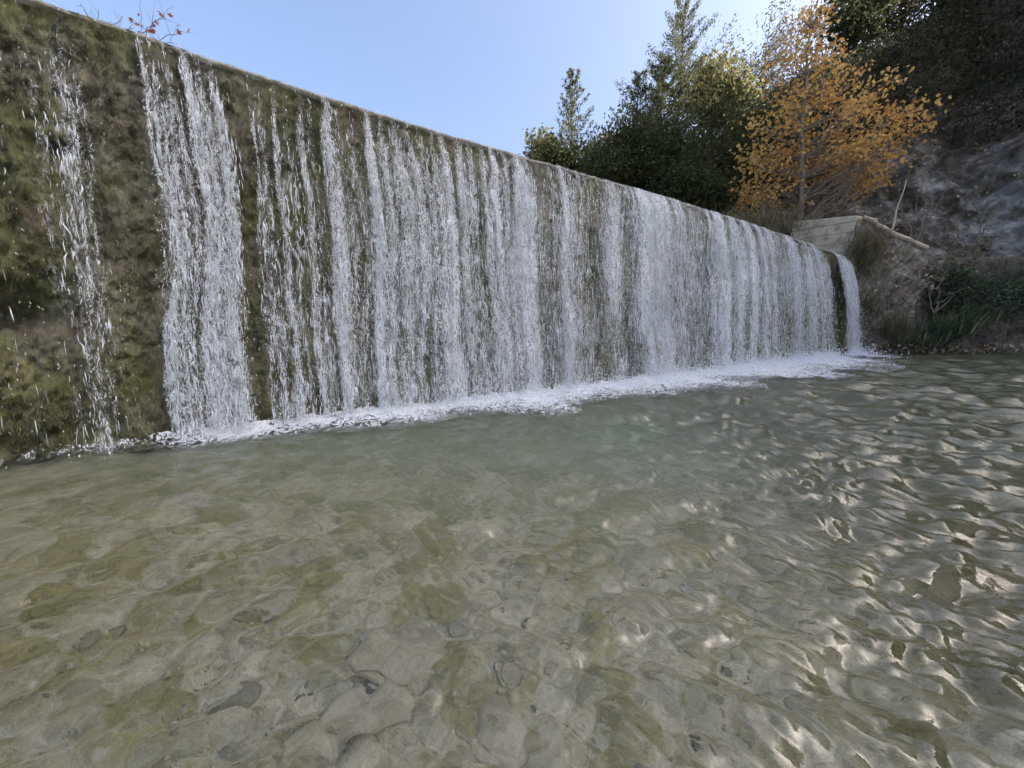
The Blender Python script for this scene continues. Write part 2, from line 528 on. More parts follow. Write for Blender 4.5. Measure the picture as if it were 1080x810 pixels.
# ------------------------------------------------------------------ dam geometry
C0 = np.array([-4.83, 4.44])
DIR = np.array([.802, .598]); DIR /= np.linalg.norm(DIR)
NRM = np.array([DIR[1], -DIR[0]])        # towards the pool
S0, S1 = -9.0, 29.0
def ztop(s):
    s = np.asarray(s, float)
    z = np.interp(s, [-9, 0, 2, 3.9, 6.4, 8.8, 12.15, 16.5, 22.3, 30], [4.8, 4.70, 4.665, 4.68, 4.76, 4.83, 4.96, 5.05, 5.10, 5.12])
    return z + .012 * fbm(s * 1.4, 0 * s, 0, 5, 5)
def batter(s):
    return np.interp(s, [-9, 3, 10, 20, 29], [.10, .12, .20, .42, .62])
def throw(s):
    return np.interp(s, [-9, 1, 3, 5, 8, 13, 18, 24, 28], [.10, .14, .22, .34, .46, .56, .80, 1.10, 1.15])
def wall_off(s, tau):
    """outward offset of the dam face, tau 0 at the crest to 1 at the waterline"""
    return batter(s) * tau ** 1.3
def crest_xy(s):
    s = np.asarray(s, float)
    return C0[0] + DIR[0] * s, C0[1] + DIR[1] * s
def crest_px(px):
    """crest coordinate s seen at photo column px"""
    k = (px - 540) / F_PX
    s = np.linspace(-3, 30, 1200)
    X, Y = crest_xy(s)
    u = X / (math.cos(PITCH) * Y - math.sin(PITCH) * (ztop(s) - CAM_H))
    return float(np.interp(k, u, s))

def dam_point(s, tau, off):
    X, Y = crest_xy(s)
    H = ztop(s)
    return np.stack([X + NRM[0] * off, Y + NRM[1] * off, H * (1 - tau)], -1)

dam = thing('dam', (*crest_xy(10), 0), 'long low mossy dam wall with water pouring over its crest', 'dam')
su = np.concatenate([np.linspace(S0, -2.2, 60), np.linspace(-2.2, 6, 560)[1:], np.linspace(6, S1, 560)[1:]])
tv = np.linspace(-.0, 1.22, 300)
SS, TT = np.meshgrid(su, tv, indexing='ij')
zz = ztop(SS) * (1 - TT)
rough = np.interp(SS, [-9, -1.5, .4, 3, 8, 29], [1.2, 1.15, .75, .5, .4, .4])
lump = fbm(SS * 1.5, zz * 1.2, 0, 5, 21) * .11 + np.abs(fbm(SS * 4.2, zz * 3.0, 3, 4, 31)) * .09 + fbm(SS * 11, zz * 7, 6, 3, 41) * .022
lump = lump + (.055 * np.abs(fbm(SS * 8, zz * 6.2, 8, 3, 51)) + .030 * fbm(SS * 19, zz * 12, 2, 3, 52))
lump = lump * rough
# tufa overhang and dark hollow low on the left
hol = np.exp(-((SS + .55 - .18 * np.sin(zz * 3)) / .5) ** 2)
ledge = sst(1.55, 1.95, zz) * (1 - sst(2.2, 3.1, zz))
cav = np.exp(-((zz - 1.52) / .17) ** 2)
lump += hol * (.20 * ledge - .34 * cav)
hol2 = np.exp(-((SS - .05) / .16) ** 2 - ((zz - 3.28) / .10) ** 2)
lump -= .16 * hol2
lump *= sst(-.005, .05, TT) * .9 + .1
lip = .05 * np.exp(-(TT / .02) ** 2)
OO = wall_off(SS, np.clip(TT, 0, 1.3)) + lump + lip - .06
V = dam_point(SS, TT, OO)
mesh_obj('wall_face', V.reshape(-1, 3), grid_faces(len(su), len(tv))[:, ::-1], M['moss'], dam, smooth=True)
g = np.random.default_rng(71)
n = 95000
wi = np.searchsorted(su, g.uniform(-1.6, 9.5, n) * (g.random(n) ** .25) - .2)
wj = g.integers(2, 246, n)
wi = np.clip(wi, 1, len(su) - 2)
Pm = V[wi, wj] + g.normal(0, .012, (n, 3))
patch = vnoise(Pm[:, 0] * 2.6, Pm[:, 1] * 2.6, Pm[:, 2] * 2.0, 72)
keep = (patch > .36) & (Pm[:, 2] > .01)
Pm, patch = Pm[keep], patch[keep]; n = len(Pm)
Pm[:, :2] += NRM * g.uniform(.0, .02, (n, 1))
axm = np.array([NRM[0] * .3, NRM[1] * .3, -1.0]) + g.normal(0, .28, (n, 3))
lm = g.uniform(.02, .06, n)
Vm, Fm, km = leaves_mesh(Pm, axm, lm, lm * g.uniform(.12, .24, n), 'leaf', g)
tm = np.clip(.65 * vnoise(Pm[:, 0] * 1.3, Pm[:, 1] * 1.3, Pm[:, 2] * 1.1, 73) + .45 * g.random(n) - .05, 0, 1)
ms = mesh_obj('moss', Vm, Fm, M['mossleaf'], dam, attrs={'tint': np.repeat(tm, km)})
ms['kind'] = 'stuff'
# crest slab and back of the dam
sb = np.linspace(S0, S1, 500)
prof_o = [-.03, .012, .004, -.05, -.12, -.5, -1.3, -1.5, -1.52]
prof_z = [-.07, -.035, .0, .016, .018, .02, .02, -.05, -2.0]
rows = []
for o_, z_ in zip(prof_o, prof_z):
    X, Y = crest_xy(sb)
    zz_ = ztop(sb) + z_ + (.012 * fbm(sb * 5, o_ * 5 + 0 * sb, 0, 3, 9) if z_ > 0 else 0)
    o_ = o_ + (.018 * fbm(sb * 6, 0 * sb + z_ * 9, 0, 4, 19) if o_ > -.1 else 0)
    rows.append(np.stack([X + NRM[0] * o_, Y + NRM[1] * o_, zz_], -1))
V = np.stack(rows, 1)
mesh_obj('crest', V.reshape(-1, 3), grid_faces(len(sb), len(prof_o)), M['crest'], dam, smooth=True)

# ------------------------------------------------------------------ falling water
px_streams = [(22, 10, .26), (38, 8, .36), (50, 7, .55), (61, 7, .50), (74, 8, .28), (88, 8, .12), (134, 3, .2), (146, 6, 1.15), (158, 10, .7), (172, 8, .5), (193, 10, 1.1), (206, 8, .7), (221, 9, .85),
              (233, 5, .3), (258, 5, .6), (268, 8, .5), (285, 7, 1.1), (297, 7, .6), (313, 8, .95), (323, 6, .5), (342, 8, 1.05), (353, 9, .5),
              (367, 8, .5), (384, 9, 1.1), (397, 8, .55), (412, 10, .6), (426, 7, .85), (439, 6, .6), (452, 9, .5), (463, 6, 1.15), (479, 8, .55),
              (491, 7, .8), (504, 8, .7), (516, 8, .85), (529, 7, .65), (543, 9, 1.15), (553, 8, .8)]
streams = []
for px, w, wt in px_streams:
    s_ = crest_px(px)
    streams.append((s_, max(crest_px(px + w / 2) - crest_px(px - w / 2), .03) * .62, wt))
s_ = crest_px(560)
s_gap0, s_gap1 = crest_px(862), crest_px(873.5)
g2 = np.random.default_rng(5)
while s_ < s_gap0 - .05:
    streams.append((s_, g2.uniform(.06, .24), g2.choice([.45, .7, 1.0, 1.25])))
    s_ += g2.choice([.12, .22, .4, .75]) * g2.uniform(.7, 1.2)
sA = np.linspace(-2, 29.5, 6400)
g3 = np.random.default_rng(15)
streams = [(c_, w_ * g3.uniform(.7, 1.5), wt * g3.uniform(.65, 1.2)) for c_, w_, wt in streams]
for _ in range(60):                       # thin threads between the streams
    streams.append((g3.uniform(1.2, 24), g3.uniform(.012, .03), g3.uniform(.5, .95)))
dens1 = np.zeros_like(sA)
for c_, w_, wt in streams:
    dens1 = np.maximum(dens1, wt * np.exp(-((sA - c_) / w_) ** 2)) + .18 * wt * np.exp(-((sA - c_) / (w_ * 1.7)) ** 2)
# a thin film between the streams grows towards the right
film = np.interp(sA, [-2, .9, 1.2, 2.0, 4, 5.7, 8, 29], [0, 0, .0, .18, .24, .32, .44, .50])
bgap = sst(crest_px(228), crest_px(236), sA) * (1 - sst(crest_px(252), crest_px(260), sA))
bsheet = sst(crest_px(139), crest_px(147), sA) * (1 - sst(crest_px(226), crest_px(236), sA))
film = np.maximum(film, .15 * sst(-1.0, -.5, sA) * (1 - sst(.2, .45, sA)))
film = film * (1 - bgap) + .13 * bsheet
dens1 = np.maximum(dens1, film) * (1 - .35 * bgap)
dens1 *= 1 - sst(s_gap0 - .25, s_gap0 + .05, sA)
# the narrow jet past the mossy gap
J0, J1 = crest_px(875.5), crest_px(889)
jet1 = sst(J0 - .2, J0 + .25, sA) * (1 - sst(J1 - .3, J1 + .15, sA)) * 1.15

def water_off(s, fall, extra=0.0):
    """outward offset of falling water, fall in metres below the crest"""
    H = ztop(s)
    tau = np.clip(fall / H, 0, 1)
    jet = throw(s) * np.sqrt(np.clip(fall, 0, None) / H)
    wall = wall_off(s, tau) + np.interp(s, [-2, 2, 6], [.12, .10, .05])
    return np.maximum(jet, wall) + extra

def size_of(s):
    return np.interp(s, [-2, 2, 6, 12, 20, 28], [.85, .95, 1.15, 1.6, 2.2, 2.5])
s_tab = np.linspace(-2, 29.5, 2000)
u_tab = np.concatenate([[0], np.cumsum(np.diff(s_tab) / size_of(s_tab[:-1]))])

def drift(s, fall):
    z = size_of(s)
    return (.13 * fbm(s * 1.1 / z, fall * .45, 0, 3, 77) + .045 * fbm(s * 4.5 / z, fall * 1.1, 0, 3, 78)) * z ** .7 * sst(.0, 1.6, fall)

def gauss(curve, sig):
    n_ = int(sig * 4 / (sA[1] - sA[0])) + 1
    k_ = np.exp(-.5 * (np.arange(-n_, n_ + 1) * (sA[1] - sA[0]) / sig) ** 2)
    return np.convolve(np.pad(curve, n_, mode='edge'), k_ / k_.sum(), 'valid')

def flow_at(curve, s, fall, seed):
    """how much water passes at s after a fall: streams start narrow, wander and fray into a veil"""
    z = size_of(s)
    sh = drift(s, fall) + .05 * fbm(s * 2.2 / z, fall * .9, seed, 3, 79 + seed) * z * sst(.1, 1.2, fall)
    a = np.interp(s + sh, sA, curve)
    b_ = np.interp(s + sh * .6, sA, gauss(curve, .07)) * 1.12
    t_ = sst(.3, 3.0, fall) * (.05 + .75 * vnoise(s * 1.7 / z, fall * .5, seed, 83))
    return (a * (1 - t_) + b_ * t_) * (.50 + .80 * vnoise(s * 3.1 / z, fall * .55, seed + 2, 85))

def make_sheet(name, s0, s1, curve, mat, parent, extra, seed, k=1.0):
    ns = int((s1 - s0) / .03) + 2
    nt = 90
    s = np.linspace(s0, s1, ns)
    f = np.linspace(0, 1, nt) ** 1.15
    S, Fv = np.meshgrid(s, f, indexing='ij')
    H = ztop(S)
    fall = Fv * (H + .02)
    d = flow_at(curve, S, fall, seed)
    sz = size_of(S)
    g0 = np.interp(S, [0, 4, 7, 10], [.35, .40, .60, .78])
    grow = g0 + (1 - g0) * sst(.0, .9, fall)
    blot = .82 + .36 * vnoise(S * 2.2 / sz, fall * .8, 0, seed)
    d = d * grow * blot * k * (1.12 - .50 * sst(5, 9, S) * sst(1.0, 4.6, fall))
    top = np.interp(S, [-2, 3, 7, 29], [1, 1, 1.0, 1.0])
    off = water_off(S, fall, 0) + extra * sst(-.02, .6, fall) + (.05 * fbm(S * 3 / sz, fall * 1.2, 0, 4, seed) + .025 * fbm(S * 11 / sz, fall * 3, 0, 3, seed + 3)) * sst(.02, .6, fall)
    P = dam_point(S, fall / H, off)
    u = np.interp(S, s_tab, u_tab) * 13
    v = (1.4 * fall + 2.2 * np.sqrt(fall + .02)) / sz ** .6 * 6
    uv = np.stack([u, v, np.full_like(u, seed)], -1)
    return mesh_obj(name, P.reshape(-1, 3), grid_faces(ns, nt)[:, ::-1], mat, parent, attrs={'flow': d, 'film': np.interp(S, [0, 3, 8, 12], [.26, .34, .55, .60])}, smooth=True, uv=uv.reshape(-1, 3))

def flecks(name, s, fall, L, w, mat, parent, extra, g):
    """torn shreds of water: bent closed spindles along the fall"""
    n = len(s)
    ring_t = np.array([-.5, -.17, .2, .5])
    wig = g.normal(0, .55, (n, 4)) * (w + .003)[:, None]
    out = np.zeros((n, 4, 3))
    for k in range(4):
        fk = np.clip(fall + ring_t[k] * L, .0, None)
        sk = s + np.cumsum(wig, 1)[:, k]
        H = ztop(sk)
        fk = np.minimum(fk, H + .03)
        out[:, k] = dam_point(sk, fk / H, water_off(s, fk, 0) + extra)
    V = np.zeros((n, 8, 3))
    V[:, 0] = out[:, 0]; V[:, 7] = out[:, 3]
    D3 = np.array([DIR[0], DIR[1], 0]); N3 = np.array([NRM[0], NRM[1], 0])
    ph = g.random(n) * 6.28
    for k in (1, 2):
        ww = w * (.55 if k == 1 else .42) * g.uniform(.7, 1.3, n)
        for q in range(3):
            a = ph + q * 2.094
            V[:, 1 + (k - 1) * 3 + q] = out[:, k] + (np.cos(a) * ww)[:, None] * D3 + (np.sin(a) * ww * .6)[:, None] * N3
    b = (np.arange(n) * 8)[:, None]
    tri = np.concatenate([b + np.array(t_) for t_ in ([0, 2, 1], [0, 3, 2], [0, 1, 3], [7, 4, 5], [7, 5, 6], [7, 6, 4])])
    quad = np.concatenate([b + np.array(t_) for t_ in ([1, 2, 5, 4], [2, 3, 6, 5], [3, 1, 4, 6])])
    return mesh_obj(name, V.reshape(-1, 3), [tri, quad], mat, parent, smooth=True)

def strands(name, s, fall, L, w, mat, parent, extra, g, K=10):
    """long wavering threads of water, pinched and swollen along their length"""
    n = len(s)
    tt_ = np.linspace(0, 1, K)
    mea = np.cumsum(g.normal(0, 1, (n, K)), 1) * (.0052 * size_of(s))[:, None]
    mea -= mea.mean(1, keepdims=True)
    pul = .12 + 1.1 * g.random((n, K)) ** 1.6; pul[:, 0] = .08; pul[:, -1] = .08
    D3 = np.array([DIR[0], DIR[1], 0]); N3 = np.array([NRM[0], NRM[1], 0])
    ph = g.random(n) * 6.28
    V = np.zeros((n, K, 3, 3))
    for k in range(K):
        fk = fall + tt_[k] * L
        sk = s + mea[:, k] - (drift(s, fk) - drift(s, fall))
        H = ztop(sk); fk = np.minimum(fk, H + .02)
        c = dam_point(sk, fk / H, water_off(s, fk, 0) + extra * sst(-.05, .6, fk))
        for q in range(3):
            a = ph + q * 2.094
            V[:, k, q] = c + (np.cos(a) * w * pul[:, k])[:, None] * D3 + (np.sin(a) * w * pul[:, k] * .6)[:, None] * N3
    i = np.arange(n * K * 3).reshape(n, K, 3); j = np.roll(i, -1, 2)
    F = np.stack([i[:, :-1], j[:, :-1], j[:, 1:], i[:, 1:]], -1).reshape(-1, 4)
    o = mesh_obj(name, V.reshape(-1, 3), F, mat, parent, smooth=True)
    o['kind'] = 'stuff'
    return o

def fleck_field(n_try, s0, s1, curve, g, power=1.0, lace=True):
    s = g.uniform(s0, s1, n_try)
    keep = g.random(n_try) < (1 / size_of(s)) ** 2 * .9
    s = s[keep]
    fall = g.uniform(0.02, 1, len(s)) * ztop(s)
    d = flow_at(curve, s, fall, 19) * (np.interp(s, [0, 4, 7, 10], [.3, .4, .65, .8]) * (1 - sst(.1, 1.1, fall)) + sst(.1, 1.1, fall))
    sz = size_of(s)
    us = np.interp(s, s_tab, u_tab)
    r = 1 - np.clip(np.abs(vnoise(us * 17 + .8 * fbm(us * 9, fall * 3, 0, 2, 3), fall * 3.2 / sz, 0, 51) - .5) * 6, 0, 1)
    r2 = 1 - np.clip(np.abs(vnoise(us * 34 + .5 * fbm(us * 20, fall * 6, 0, 2, 4), fall * 6.5 / sz, 4, 57) - .5) * 5, 0, 1)
    rr = np.maximum(r, r2 * .9)
    d = d * (1.08 - .46 * sst(5, 9, s) * sst(1.0, 4.6, fall)) * (.7 + .6 * vnoise(us * 4, fall * .12, 0, 58))
    ok = (rr > 1.02 - .52 * np.clip(d, 0, 1.2)) & (d > .06) & (g.random(len(s)) < .05 + 1.6 * d)
    return s[ok], fall[ok]

def build_fall(name, label, s0, s1, curve, n_try, seed, spray):
    g = np.random.default_rng(seed)
    sm = .5 * (s0 + s1)
    root = thing(name, (*crest_xy(sm), 0), label, 'waterfall')
    make_sheet('back_water_sheet', s0, s1, curve, M['sheet_b'], root, .03, seed + 1, .74)
    make_sheet('front_water_sheet', s0, s1, curve, M['sheet_a'], root, .10, seed + 2, .74)
    s, fall = fleck_field(int(n_try * .7), s0, s1, curve, g)
    sz = size_of(s)
    L = g.uniform(.04, .19, len(s)) * sz ** .85 * (.7 + .5 * np.sqrt(fall / 5))
    w = (.0028 + g.exponential(.0034, len(s))).clip(0, .020) * sz ** .8
    ex = (.02 + np.abs(g.normal(.04, .05, len(s))) + g.exponential(.03, len(s))) * sst(-.05, .7, fall)
    fk = flecks('water_shreds', s, fall, L, w, M['drop'], root, ex, g)
    fk['kind'] = 'stuff'
    # threads
    n_st = int(n_try * .15)
    s = g.uniform(s0, s1, n_st); s = s[g.random(n_st) < (1 / size_of(s)) ** 1.3]
    fall = g.uniform(.0, .97, len(s)) * ztop(s)
    d = flow_at(curve, s, fall, 19)
    lace_ = 1 - np.clip(np.abs(vnoise(np.interp(s, s_tab, u_tab) * 9, fall * 1.6, 0, 53) - .5) * 5, 0, 1)
    ok = (g.random(len(s)) < (np.clip(d, 0, 1.2) - .14) * lace_ * sst(.0, .9, fall + .3 * d))
    s, fall = s[ok], fall[ok]
    sz = size_of(s)
    strands('water_threads', s, fall, g.uniform(.06, .32, len(s)) * sz ** .6 * (.5 + .5 * sst(0, 1.5, fall)), (.0028 + g.exponential(.0026, len(s))).clip(0, .013) * sz ** .85, M['drop'], root, .02 + np.abs(g.normal(.03, .04, len(s))), g)
    # loose drops thrown off the sheet
    m = int(spray)
    s = g.uniform(s0 - .05, s1 + .05, m * 3)
    d = np.interp(s, sA, curve)
    s = s[g.random(len(s)) < d * .5]
    fall = (g.random(len(s)) ** .6) * ztop(s)
    sz = size_of(s)
    dr = flecks('spray_drops', s, fall, g.uniform(.012, .04, len(s)) * sz, g.uniform(.005, .011, len(s)) * sz, M['drop'], root,
                (g.exponential(.13, len(s)) * sst(.2, 3, fall) + .05) * sst(.05, .6, fall), g)
    dr['kind'] = 'stuff'
    return root

split1 = crest_px(100); split2 = crest_px(243)
build_fall('waterfall', 'thin broken trickle running down the mossy wall at its near left end', -1.2, split1, dens1, 30000, 101, 900)
build_fall('waterfall', 'separate white cascade between two bare mossy strips near the left end', split1, split2, dens1, 32000, 202, 2200)
build_fall('waterfall', 'long main curtain of white water covering most of the dam', split2, s_gap0 + .05, dens1, 360000, 303, 20000)
build_fall('waterfall', 'narrow single jet beside the concrete abutment past the mossy gap', J0 - .25, J1 + .2, jet1, 34000, 404, 1500)

# ------------------------------------------------------------------ pool, ground
def landing(s):
    return water_off(s, ztop(s), .06)

def signed(x, y):
    dx, dy = x - C0[0], y - C0[1]
    return dx * NRM[0] + dy * NRM[1], dx * DIR[0] + dy * DIR[1]

def bed_z(x, y):
    o, s = signed(x, y)
    dep = .26 + .045 * np.clip(y, 0, 12) + .03 * np.clip(x, 0, 20)
    dep = np.clip(dep, .1, 1.1)
    z = -dep + .10 * fbm(x * .5, y * .5, 0, 3, 61) + .045 * fbm(x * 1.7, y * 1.7, 0, 3, 62) + .010 * fbm(x * 6, y * 6, 1, 4, 63)
    beach = sst(-1.6, -6, y)
    z = z * (1 - beach) + (.35 + .15 * fbm(x * .3, y * .3, 0, 4, 64)) * beach
    lb = sst(-7.5, -10.5, x) * (o > 0)
    z = z * (1 - lb) + .6 * lb
    sh = sst(33, 37, x) * (o > 0)
    z = z * (1 - sh) + 1.3 * sh
    up = sst(-.75, -1.1, o)
    zu = 4.45 + .25 * fbm(x * .25, y * .25, 0, 4, 65)
    rb = sst(20.9, 22.6, y) * sst(17.5, 19.5, x)       # land behind the right bank
    z = z * (1 - np.maximum(up, rb)) + zu * np.maximum(up, rb)
    return z

def sinh_axis(n, ext, a, c):
    u = np.linspace(-1, 1, n)
    return c + ext * np.sinh(a * u) / np.sinh(a)
gx = sinh_axis(460, 900, 8.0, .3)
gy = sinh_axis(460, 900, 8.0, 1.8)
GX, GY = np.meshgrid(gx, gy, indexing='ij')
GZ = bed_z(GX, GY)
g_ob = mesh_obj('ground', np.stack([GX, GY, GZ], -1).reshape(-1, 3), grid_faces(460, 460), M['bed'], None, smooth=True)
tag(g_ob, 'sandy olive pool bed and ground', kind='structure')

# water surface
wx = sinh_axis(900, 75, 5.0, .6)
wy = sinh_axis(900, 75, 5.0, 2.0)
WX, WY = np.meshgrid(wx, wy, indexing='ij')
spx = np.gradient(wx)[:, None] + 0 * WX
spy = np.gradient(wy)[None, :] + 0 * WX
sp = np.maximum(spx, spy)
WZ = np.zeros_like(WX)
gw = np.random.default_rng(23)
wo, ws = signed(WX, WY)
wx2 = WX + .12 * fbm(WX * .8, WY * .8, 0, 3, 81)
wy2 = WY + .12 * fbm(WX * .8, WY * .8, 5, 3, 82)
for k in range(72):
    lam = .06 * (.60 / .06) ** gw.random()
    base = math.atan2(.80, .60) if k % 3 else math.atan2(-.8, .6)
    th = base + gw.normal(0, .34)
    kx, ky = math.cos(th) * 2 * math.pi / lam, math.sin(th) * 2 * math.pi / lam
    amp = .0092 * lam ** .98
    ok = 1 - sst(.20, .42, sp / lam)
    arg = kx * wx2 + ky * wy2 + gw.random() * 6.28
    sharp = np.sin(arg) + .25 * np.sin(2 * arg + 1.2)
    mod = .35 + 1.3 * vnoise(WX * .7 / (lam + .3), WY * .7 / (lam + .3), k, 90)
    WZ += amp * ok * sharp * mod
for k in range(18):                       # longer chop on the open far side
    lam = gw.uniform(.6, 1.7)
    th = (math.atan2(.80, .60) if k % 3 else math.atan2(.1, 1.0)) + gw.normal(0, .5)
    kx, ky = math.cos(th) * 2 * math.pi / lam, math.sin(th) * 2 * math.pi / lam
    arg = kx * wx2 + ky * wy2 + gw.random() * 6.28
    WZ += .0085 * lam * (np.sin(arg) + .3 * np.sin(2 * arg + 1.2)) * sst(3.5, 9, WY + .3 * WX) * sst(.5, 3.5, wo) * (1 - sst(.22, .45, sp / lam)) * (.3 + 1.4 * vnoise(WX * .5, WY * .5, k, 91))
for k in range(9):
    lam = gw.uniform(.22, .52)
    th = math.atan2(.74, .67) + gw.normal(0, .16)
    kx, ky = math.cos(th) * 2 * math.pi / lam, math.sin(th) * 2 * math.pi / lam
    arg = kx * wx2 + ky * wy2 + gw.random() * 6.28
    WZ += .0068 * lam * (np.sin(arg) + .22 * np.sin(2 * arg + 1.2)) * sst(-.4, 1.6, WX - .1 * WY) * (1 - sst(4, 8, WY)) * (1 - sst(.2, .42, sp / lam)) * (.3 + 1.4 * vnoise(WX * 1.2, WY * 1.2, k, 92))
calm = np.interp(WX + .35 * WY, [-6, -2, 1, 4], [.5, .65, .9, 1.5])
WZ *= calm
churn = np.exp(-np.clip(wo - .6, 0, None) / 1.3) * (wo > -.5)
WZ += churn * .02 * fbm(WX * 3, WY * 3, 0, 3, 95)
w_ob = mesh_obj('water', np.stack([WX, WY, WZ], -1).reshape(-1, 3), grid_faces(900, 900), M['water'], None, smooth=True)
tag(w_ob, 'clear rippling pool below the dam', kind='structure')

def wave_z(x, y):
    fi = (np.arcsinh((x - .6) * math.sinh(5.0) / 75) / 5.0 + 1) * .5 * 899
    fj = (np.arcsinh((y - 2.0) * math.sinh(5.0) / 75) / 5.0 + 1) * .5 * 899
    i = np.clip(np.floor(fi).astype(int), 0, 898); j = np.clip(np.floor(fj).astype(int), 0, 898)
    a, b_ = fi - i, fj - j
    return (WZ[i, j] * (1 - a) + WZ[i + 1, j] * a) * (1 - b_) + (WZ[i, j + 1] * (1 - a) + WZ[i + 1, j + 1] * a) * b_

# foam where the water lands
ns, nw = 1100, 46
s = np.linspace(-.9, 27.15, ns)
cf = np.interp(s, sA, np.maximum(dens1, jet1))
ker = np.hanning(61); ker /= ker.sum()
cfs = np.convolve(np.pad(cf, 30, mode='edge'), ker, 'valid')
Wd = np.interp(s, [-1, 0, 1.5, 5, 10, 18, 24, 28], [.35, .55, .95, 1.4, 2.0, 2.8, 2.4, 1.2]) * (.8 + .5 * vnoise(s * .9, 0 * s, 0, 7))
q = np.linspace(0, 1, nw)
S, Q = np.meshgrid(s, q, indexing='ij')
off = (landing(s) - .12)[:, None] + Wd[:, None] * Q
X, Y = crest_xy(S)
X = X + NRM[0] * off; Y = Y + NRM[1] * off
hump = (.07 * np.exp(-(Q / .16) ** 2) + .006) * (.6 + .7 * cfs[:, None])
Z = .016 + wave_z(X, Y) + hump * (.45 + .9 * vnoise(X * 5, Y * 5, 0, 8)) + .022 * (fbm(X * 14, Y * 14, 0, 3, 12) + .6) * (1 - Q) ** 2
flow = (1.10 - .80 * Q ** .6) * np.clip(.12 + cfs * 1.3, 0, 1.1)[:, None] * (.8 + .4 * vnoise(X * 1.6, Y * 1.6, 2, 9))
fo = mesh_obj('foam', np.stack([X, Y, Z], -1).reshape(-1, 3), grid_faces(ns, nw), M['foam'], None, attrs={'flow': flow}, smooth=True)
tag(fo, 'band of white foam along the foot of the dam', 'foam', kind='stuff')
# splash beads over the foam
g = np.random.default_rng(99)
s = g.uniform(-.3, 27.0, 60000)
cfp = np.interp(s, sA, np.maximum(dens1, jet1))
s = s[g.random(len(s)) < cfp * np.interp(s, [0, 2, 6], [.2, .45, .7])]
n = len(s)
o_ = landing(s) + g.exponential(.16, n) * np.interp(s, [0, 10, 28], [.8, 1.5, 2.0]) - .05
X, Y = crest_xy(s)
zb = .03 + g.exponential(.07, n) * size_of(s) ** .6
P = np.stack([X + NRM[0] * o_, Y + NRM[1] * o_, zb], -1)
r = (.003 + g.exponential(.0035, n)).clip(0, .014) * size_of(s)
d6 = np.array([[1, 0, 0], [-1, 0, 0], [0, 1, 0], [0, -1, 0], [0, 0, 1.3], [0, 0, -1.3]])
V = P[:, None, :] + d6[None] * r[:, None, None]
b = (np.arange(n) * 6)[:, None]
tri = np.concatenate([b + np.array(t_) for t_ in ([0, 2, 4], [2, 1, 4], [1, 3, 4], [3, 0, 4], [2, 0, 5], [1, 2, 5], [3, 1, 5], [0, 3, 5])])
spl = mesh_obj('splash', V.reshape(-1, 3), tri, M['drop'], None, smooth=True)
tag(spl, 'white splashes leaping where the water lands', 'splash', kind='stuff')

# stones on the bed -----------------------------------------------------
def stone(px, py, size, flat, rot, label, mat, seed, name='stone', long=1.4):
    d = ray(px, py)
    t = (-.30 - CAM_H) / d[2]
    # refraction lifts what lies under water: the ray is bent at the surface
    t0 = (0 - CAM_H) / d[2]
    P0 = np.array([0, 0, CAM_H]) + d * t0
    hd = d[:2] / np.linalg.norm(d[:2]); sin_i = np.linalg.norm(d[:2]) / np.linalg.norm(d)
    tan_t = (sin_i / 1.333) / math.sqrt(1 - (sin_i / 1.333) ** 2)
    dep = .3
    for _ in range(4):
        xy = P0[:2] + hd * tan_t * dep
        dep = -float(bed_z(np.array(xy[0]), np.array(xy[1])))
    xy = P0[:2] + hd * tan_t * dep
    nu, nv = 40, 24
    th = np.linspace(0, 2 * np.pi, nu, endpoint=False); ph = np.linspace(0.001, np.pi - .001, nv)
    T, Pp = np.meshgrid(th, ph, indexing='ij')
    D = np.stack([np.sin(Pp) * np.cos(T), np.sin(Pp) * np.sin(T), np.cos(Pp)], -1)
    rr = 1 + .32 * fbm(D[..., 0] * 1.3 + seed, D[..., 1] * 1.3, D[..., 2] * 1.3, 3, seed) + .10 * fbm(D[..., 0] * 5 + seed, D[..., 1] * 5, D[..., 2] * 5, 3, seed + 4)
    D = D * rr[..., None] * np.array([size * long, size, size * flat])
    c, s_ = math.cos(rot), math.sin(rot)
    X = D[..., 0] * c - D[..., 1] * s_; Y = D[..., 0] * s_ + D[..., 1] * c
    V = np.stack([X + xy[0], Y + xy[1], D[..., 2] - dep + size * flat * .35], -1).reshape(-1, 3)
    i = np.arange(nu * nv).reshape(nu, nv); j = np.roll(i, -1, 0)
    F = np.stack([i[:, :-1], i[:, 1:], j[:, 1:], j[:, :-1]], -1).reshape(-1, 4)
    o = bpy.data.objects.new(name, None)
    ob = mesh_obj(name, V - np.array([xy[0], xy[1], -dep]), F, mat, None, smooth=True)
    bpy.data.objects.remove(o)
    ob.location = (xy[0], xy[1], -dep)
    return tag(ob, label, 'stone', 'stones lying on the pool bed')
stone(525, 785, .085, .42, -.7, 'oblong tan stone under the shallow water nearest the camera', M['stone'], 3, long=1.6)
stone(392, 752, .15, .30, .2, 'broad flat brown slab with a dark front edge under water', M['stone'], 8, long=1.3)
stone(497, 655, .075, .6, .9, 'small upright tan stone beside a bright ripple under water', M['stone'], 12, long=1.0)
stone(425, 690, .16, .25, .1, 'low pale slab beyond the flat brown one under water', M['stone'], 19, long=1.6)
stone(120, 668, .060, .6, .5, 'small round stone in the olive shallows at left', M['stone_dark'], 24, long=1.2)
stone(252, 742, .055, .6, 1.0, 'little dark wedge of stone in the near left shallows', M['stone_dark'], 29, long=1.5)
stone(330, 790, .10, .35, .4, 'rounded buff stone at the very bottom left of centre', M['stone'], 41, long=1.3)
stone(285, 640, .075, .5, .3, 'sunken olive stone farthest from the camera', M['stone'], 44, long=1.6)
